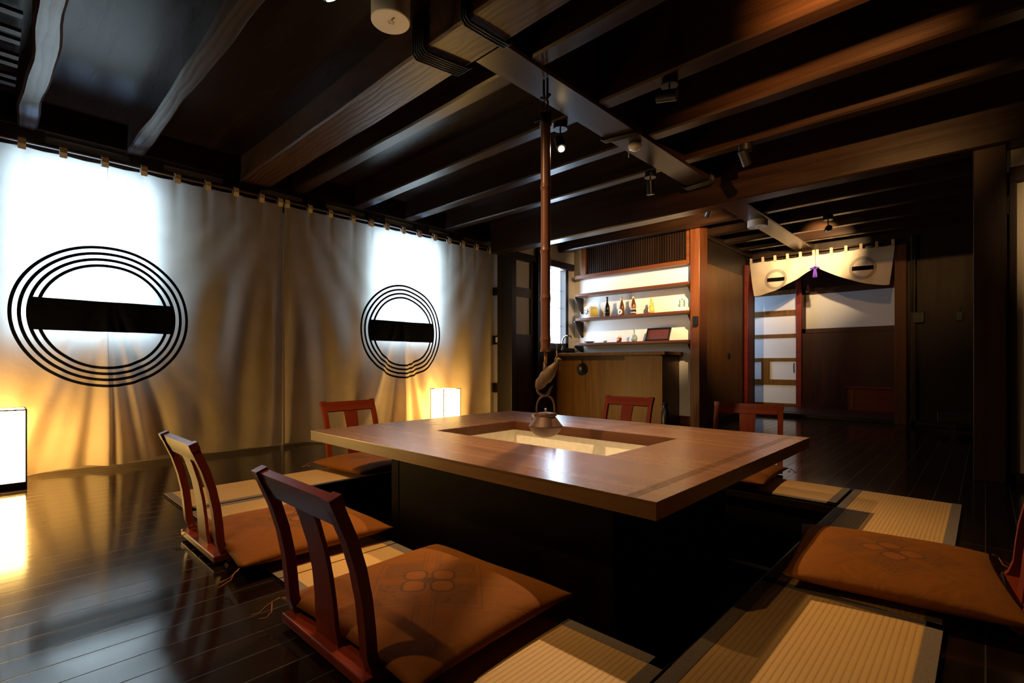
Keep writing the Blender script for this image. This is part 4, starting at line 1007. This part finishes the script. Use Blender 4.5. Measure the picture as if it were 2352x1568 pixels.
# ------------------------------------------------------------------ ceiling fittings
def aim(o, tgt):
    d = Vector(tgt) - o.location; o.rotation_euler = d.to_track_quat('-Z', 'Y').to_euler()
def spot_fixture(x, y, z, tgt, label, lit=None, hz=None, size=95, blend=.6, col=(1, .64, .30), hr=.034):
    t = thing('ceiling_spotlight', label, 'spotlight', (x, y, z), 0, 'black ceiling spotlights')
    MB().lathe([(0, 0), (.050, 0), (.050, -.045), (0, -.045)], (x, y, z), 24).build('canopy', M['blackmetal'], t, smooth='auto')
    hz = hz or z - .15
    c = Vector((x, y, hz)); d = (Vector(tgt) - c).normalized()
    MB().tube([(x, y, z - .04), (x, y, hz + .03)], .006, 8).build('stem', M['blackmetal'], t, smooth=True)
    MB().tube([c - d * .075, c + d * .045], hr, 20).build('lamp_head', M['blackmetal'], t, smooth='auto')
    if lit:
        MB().tube([c + d * .046, c + d * .050], hr * .62, 16).build('bulb', M['bulb'], t)
        L = bpy.data.lights.new('spot_beam', 'SPOT'); L.energy = lit; L.color = col; L.spot_size = R(size); L.spot_blend = blend; L.shadow_soft_size = .018
        o = bpy.data.objects.new('spot_beam', L); COL.objects.link(o); o.location = c + d * .065; aim(o, tgt)
    return t
spot_fixture(-2.185, 2.80, 2.52, (-.85, 1.85, .0), 'lit ceiling spotlight shining beside the bamboo pole', 210, 2.365, 100, .9)
spot_fixture(-2.14, 1.05, 2.72, (-2.4, 2.0, 0.8), 'lit ceiling spotlight cut by the top edge next to the round emergency light', 200, 2.505, 106, .9)
spot_fixture(-1.75, -.55, 2.72, (-1.45, .85, .15), 'ceiling spotlight behind the near chairs', 55, 2.45, 62, .6)
spot_fixture(-1.37, 2.81, 2.52, (-.9, 2.9, 2.35), 'unlit ceiling spotlight right of the girder with its head turned sideways', None, 2.42)
spot_fixture(-1.36, 4.08, 2.52, (-1.25, 4.5, 1.8), 'unlit ceiling spotlight in front of the lintel beam showing a blue glint', None, 2.41)
spot_fixture(-2.17, 4.08, 2.52, (-2.2, 4.2, 1.6), 'unlit ceiling spotlight left of the girder pointing down', None, 2.37)
spot_fixture(-1.32, 6.70, 2.52, (-1.85, 8.35, 2.45), 'ceiling spotlight aimed at the short doorway curtain', 520, 2.37, 50, 1)
spot_fixture(-2.02, 4.99, 2.40, (-2.95, 6.45, 2.0), 'small black spotlight under the girder aimed at the bottle shelves', 430, 2.33, 75, .8, hr=.028)
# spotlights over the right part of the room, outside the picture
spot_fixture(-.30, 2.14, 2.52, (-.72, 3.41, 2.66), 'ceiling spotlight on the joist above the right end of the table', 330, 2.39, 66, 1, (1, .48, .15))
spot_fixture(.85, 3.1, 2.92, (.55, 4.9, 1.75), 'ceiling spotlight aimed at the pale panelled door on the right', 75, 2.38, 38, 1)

def puck(name, x, y, z0, z1, r, label):
    t = thing(name, label, 'light', (x, y, z0), 0, 'round white emergency lights')
    MB().lathe([(0, z0), (r - .004, z0), (r, z0 + .004), (r, z1), (0, z1)], (x, y, 0), 40).build('housing', M['whiteplastic'], t, smooth='auto')
    m = MB()
    for k in range(7):
        a = k * 2 * PI / 7; m.lathe([(0, z0 - .004), (.004, z0 - .003), (.005, z0 + .001), (0, z0 + .002)], (x + .012 * math.cos(a), y + .012 * math.sin(a), 0), 8)
    m.build('lens_cluster', M['chrome'], t, smooth=True)
    MB().box(x + .02, x + .045, y - .012, y - .004, z0 - .0015, z0).build('button', M['greybox'], t)
    return t
puck('emergency_light', -2.185, 1.41, 2.545, 2.72, .097, 'large round white emergency light cut by the top edge beside the rope binding')
puck('emergency_light', -1.955, 6.28, 2.43, 2.5035, .11, 'round white emergency light on the girder near the doorway curtain')
t = thing('smoke_detector', 'round white smoke detector with pull cord on the girder', 'detector', (-1.955, 3.43, 2.45))
MB().lathe([(0, 2.452), (.022, 2.452), (.026, 2.462), (.044, 2.466), (.052, 2.478), (.050, 2.492), (.040, 2.505), (0, 2.505)], (-1.955, 3.43, 0), 30).build('housing', M['whiteplastic'], t, smooth=True)
MB().tube([(-1.99, 3.40, 2.47), (-1.99, 3.40, 2.40)], .003, 6).build('pull_cord', M['whiteplastic'], t, smooth=True)

# ------------------------------------------------------------------ unseen lights added in the inner room
def area(name, loc, tgt, sx, sy, e, col):
    L = bpy.data.lights.new(name, 'AREA'); L.shape = 'RECTANGLE'; L.size = sx; L.size_y = sy; L.energy = e; L.color = col
    o = bpy.data.objects.new(name, L); COL.objects.link(o); o.location = loc; aim(o, tgt); return o
area('inner_room_fill', (-3.8, 9.2, 1.6), (-2.0, 9.6, 1.2), .7, 1.2, 20, (.5, .7, 1))  # added bluish fill lamp; no window is built here
L = bpy.data.lights.new('inner_lamp', 'POINT'); L.energy = 1.2; L.color = (1, .6, .35); L.shadow_soft_size = .05
o = bpy.data.objects.new('inner_lamp', L); COL.objects.link(o); o.location = (-.5, 9.2, 1.2)

w = bpy.data.worlds.new('world'); bpy.context.scene.world = w; w.use_nodes = True
w.node_tree.nodes['Background'].inputs[0].default_value = (.6, .75, 1, 1); w.node_tree.nodes['Background'].inputs[1].default_value = .05

# ------------------------------------------------------------------ camera
cam = bpy.data.cameras.new('camera'); co = bpy.data.objects.new('camera', cam); COL.objects.link(co)
co.location = (0, 0, .82); co.rotation_euler = (R(90), 0, R(43.5))
cam.sensor_width = 36; cam.lens = 36 * 1146 / 2352; cam.shift_y = 50 / 2352; cam.clip_start = .02
sc = bpy.context.scene; sc.camera = co
sc.view_settings.view_transform = 'Standard'; sc.view_settings.look = 'None'; sc.view_settings.gamma = 1
sc.view_settings.exposure = 0; sc.view_settings.use_curve_mapping = False
sc.cycles.use_denoising = True
sc.cycles.max_bounces = 8; sc.cycles.diffuse_bounces = 4; sc.cycles.glossy_bounces = 4; sc.cycles.transmission_bounces = 6
sc.cycles.sample_clamp_indirect = 4
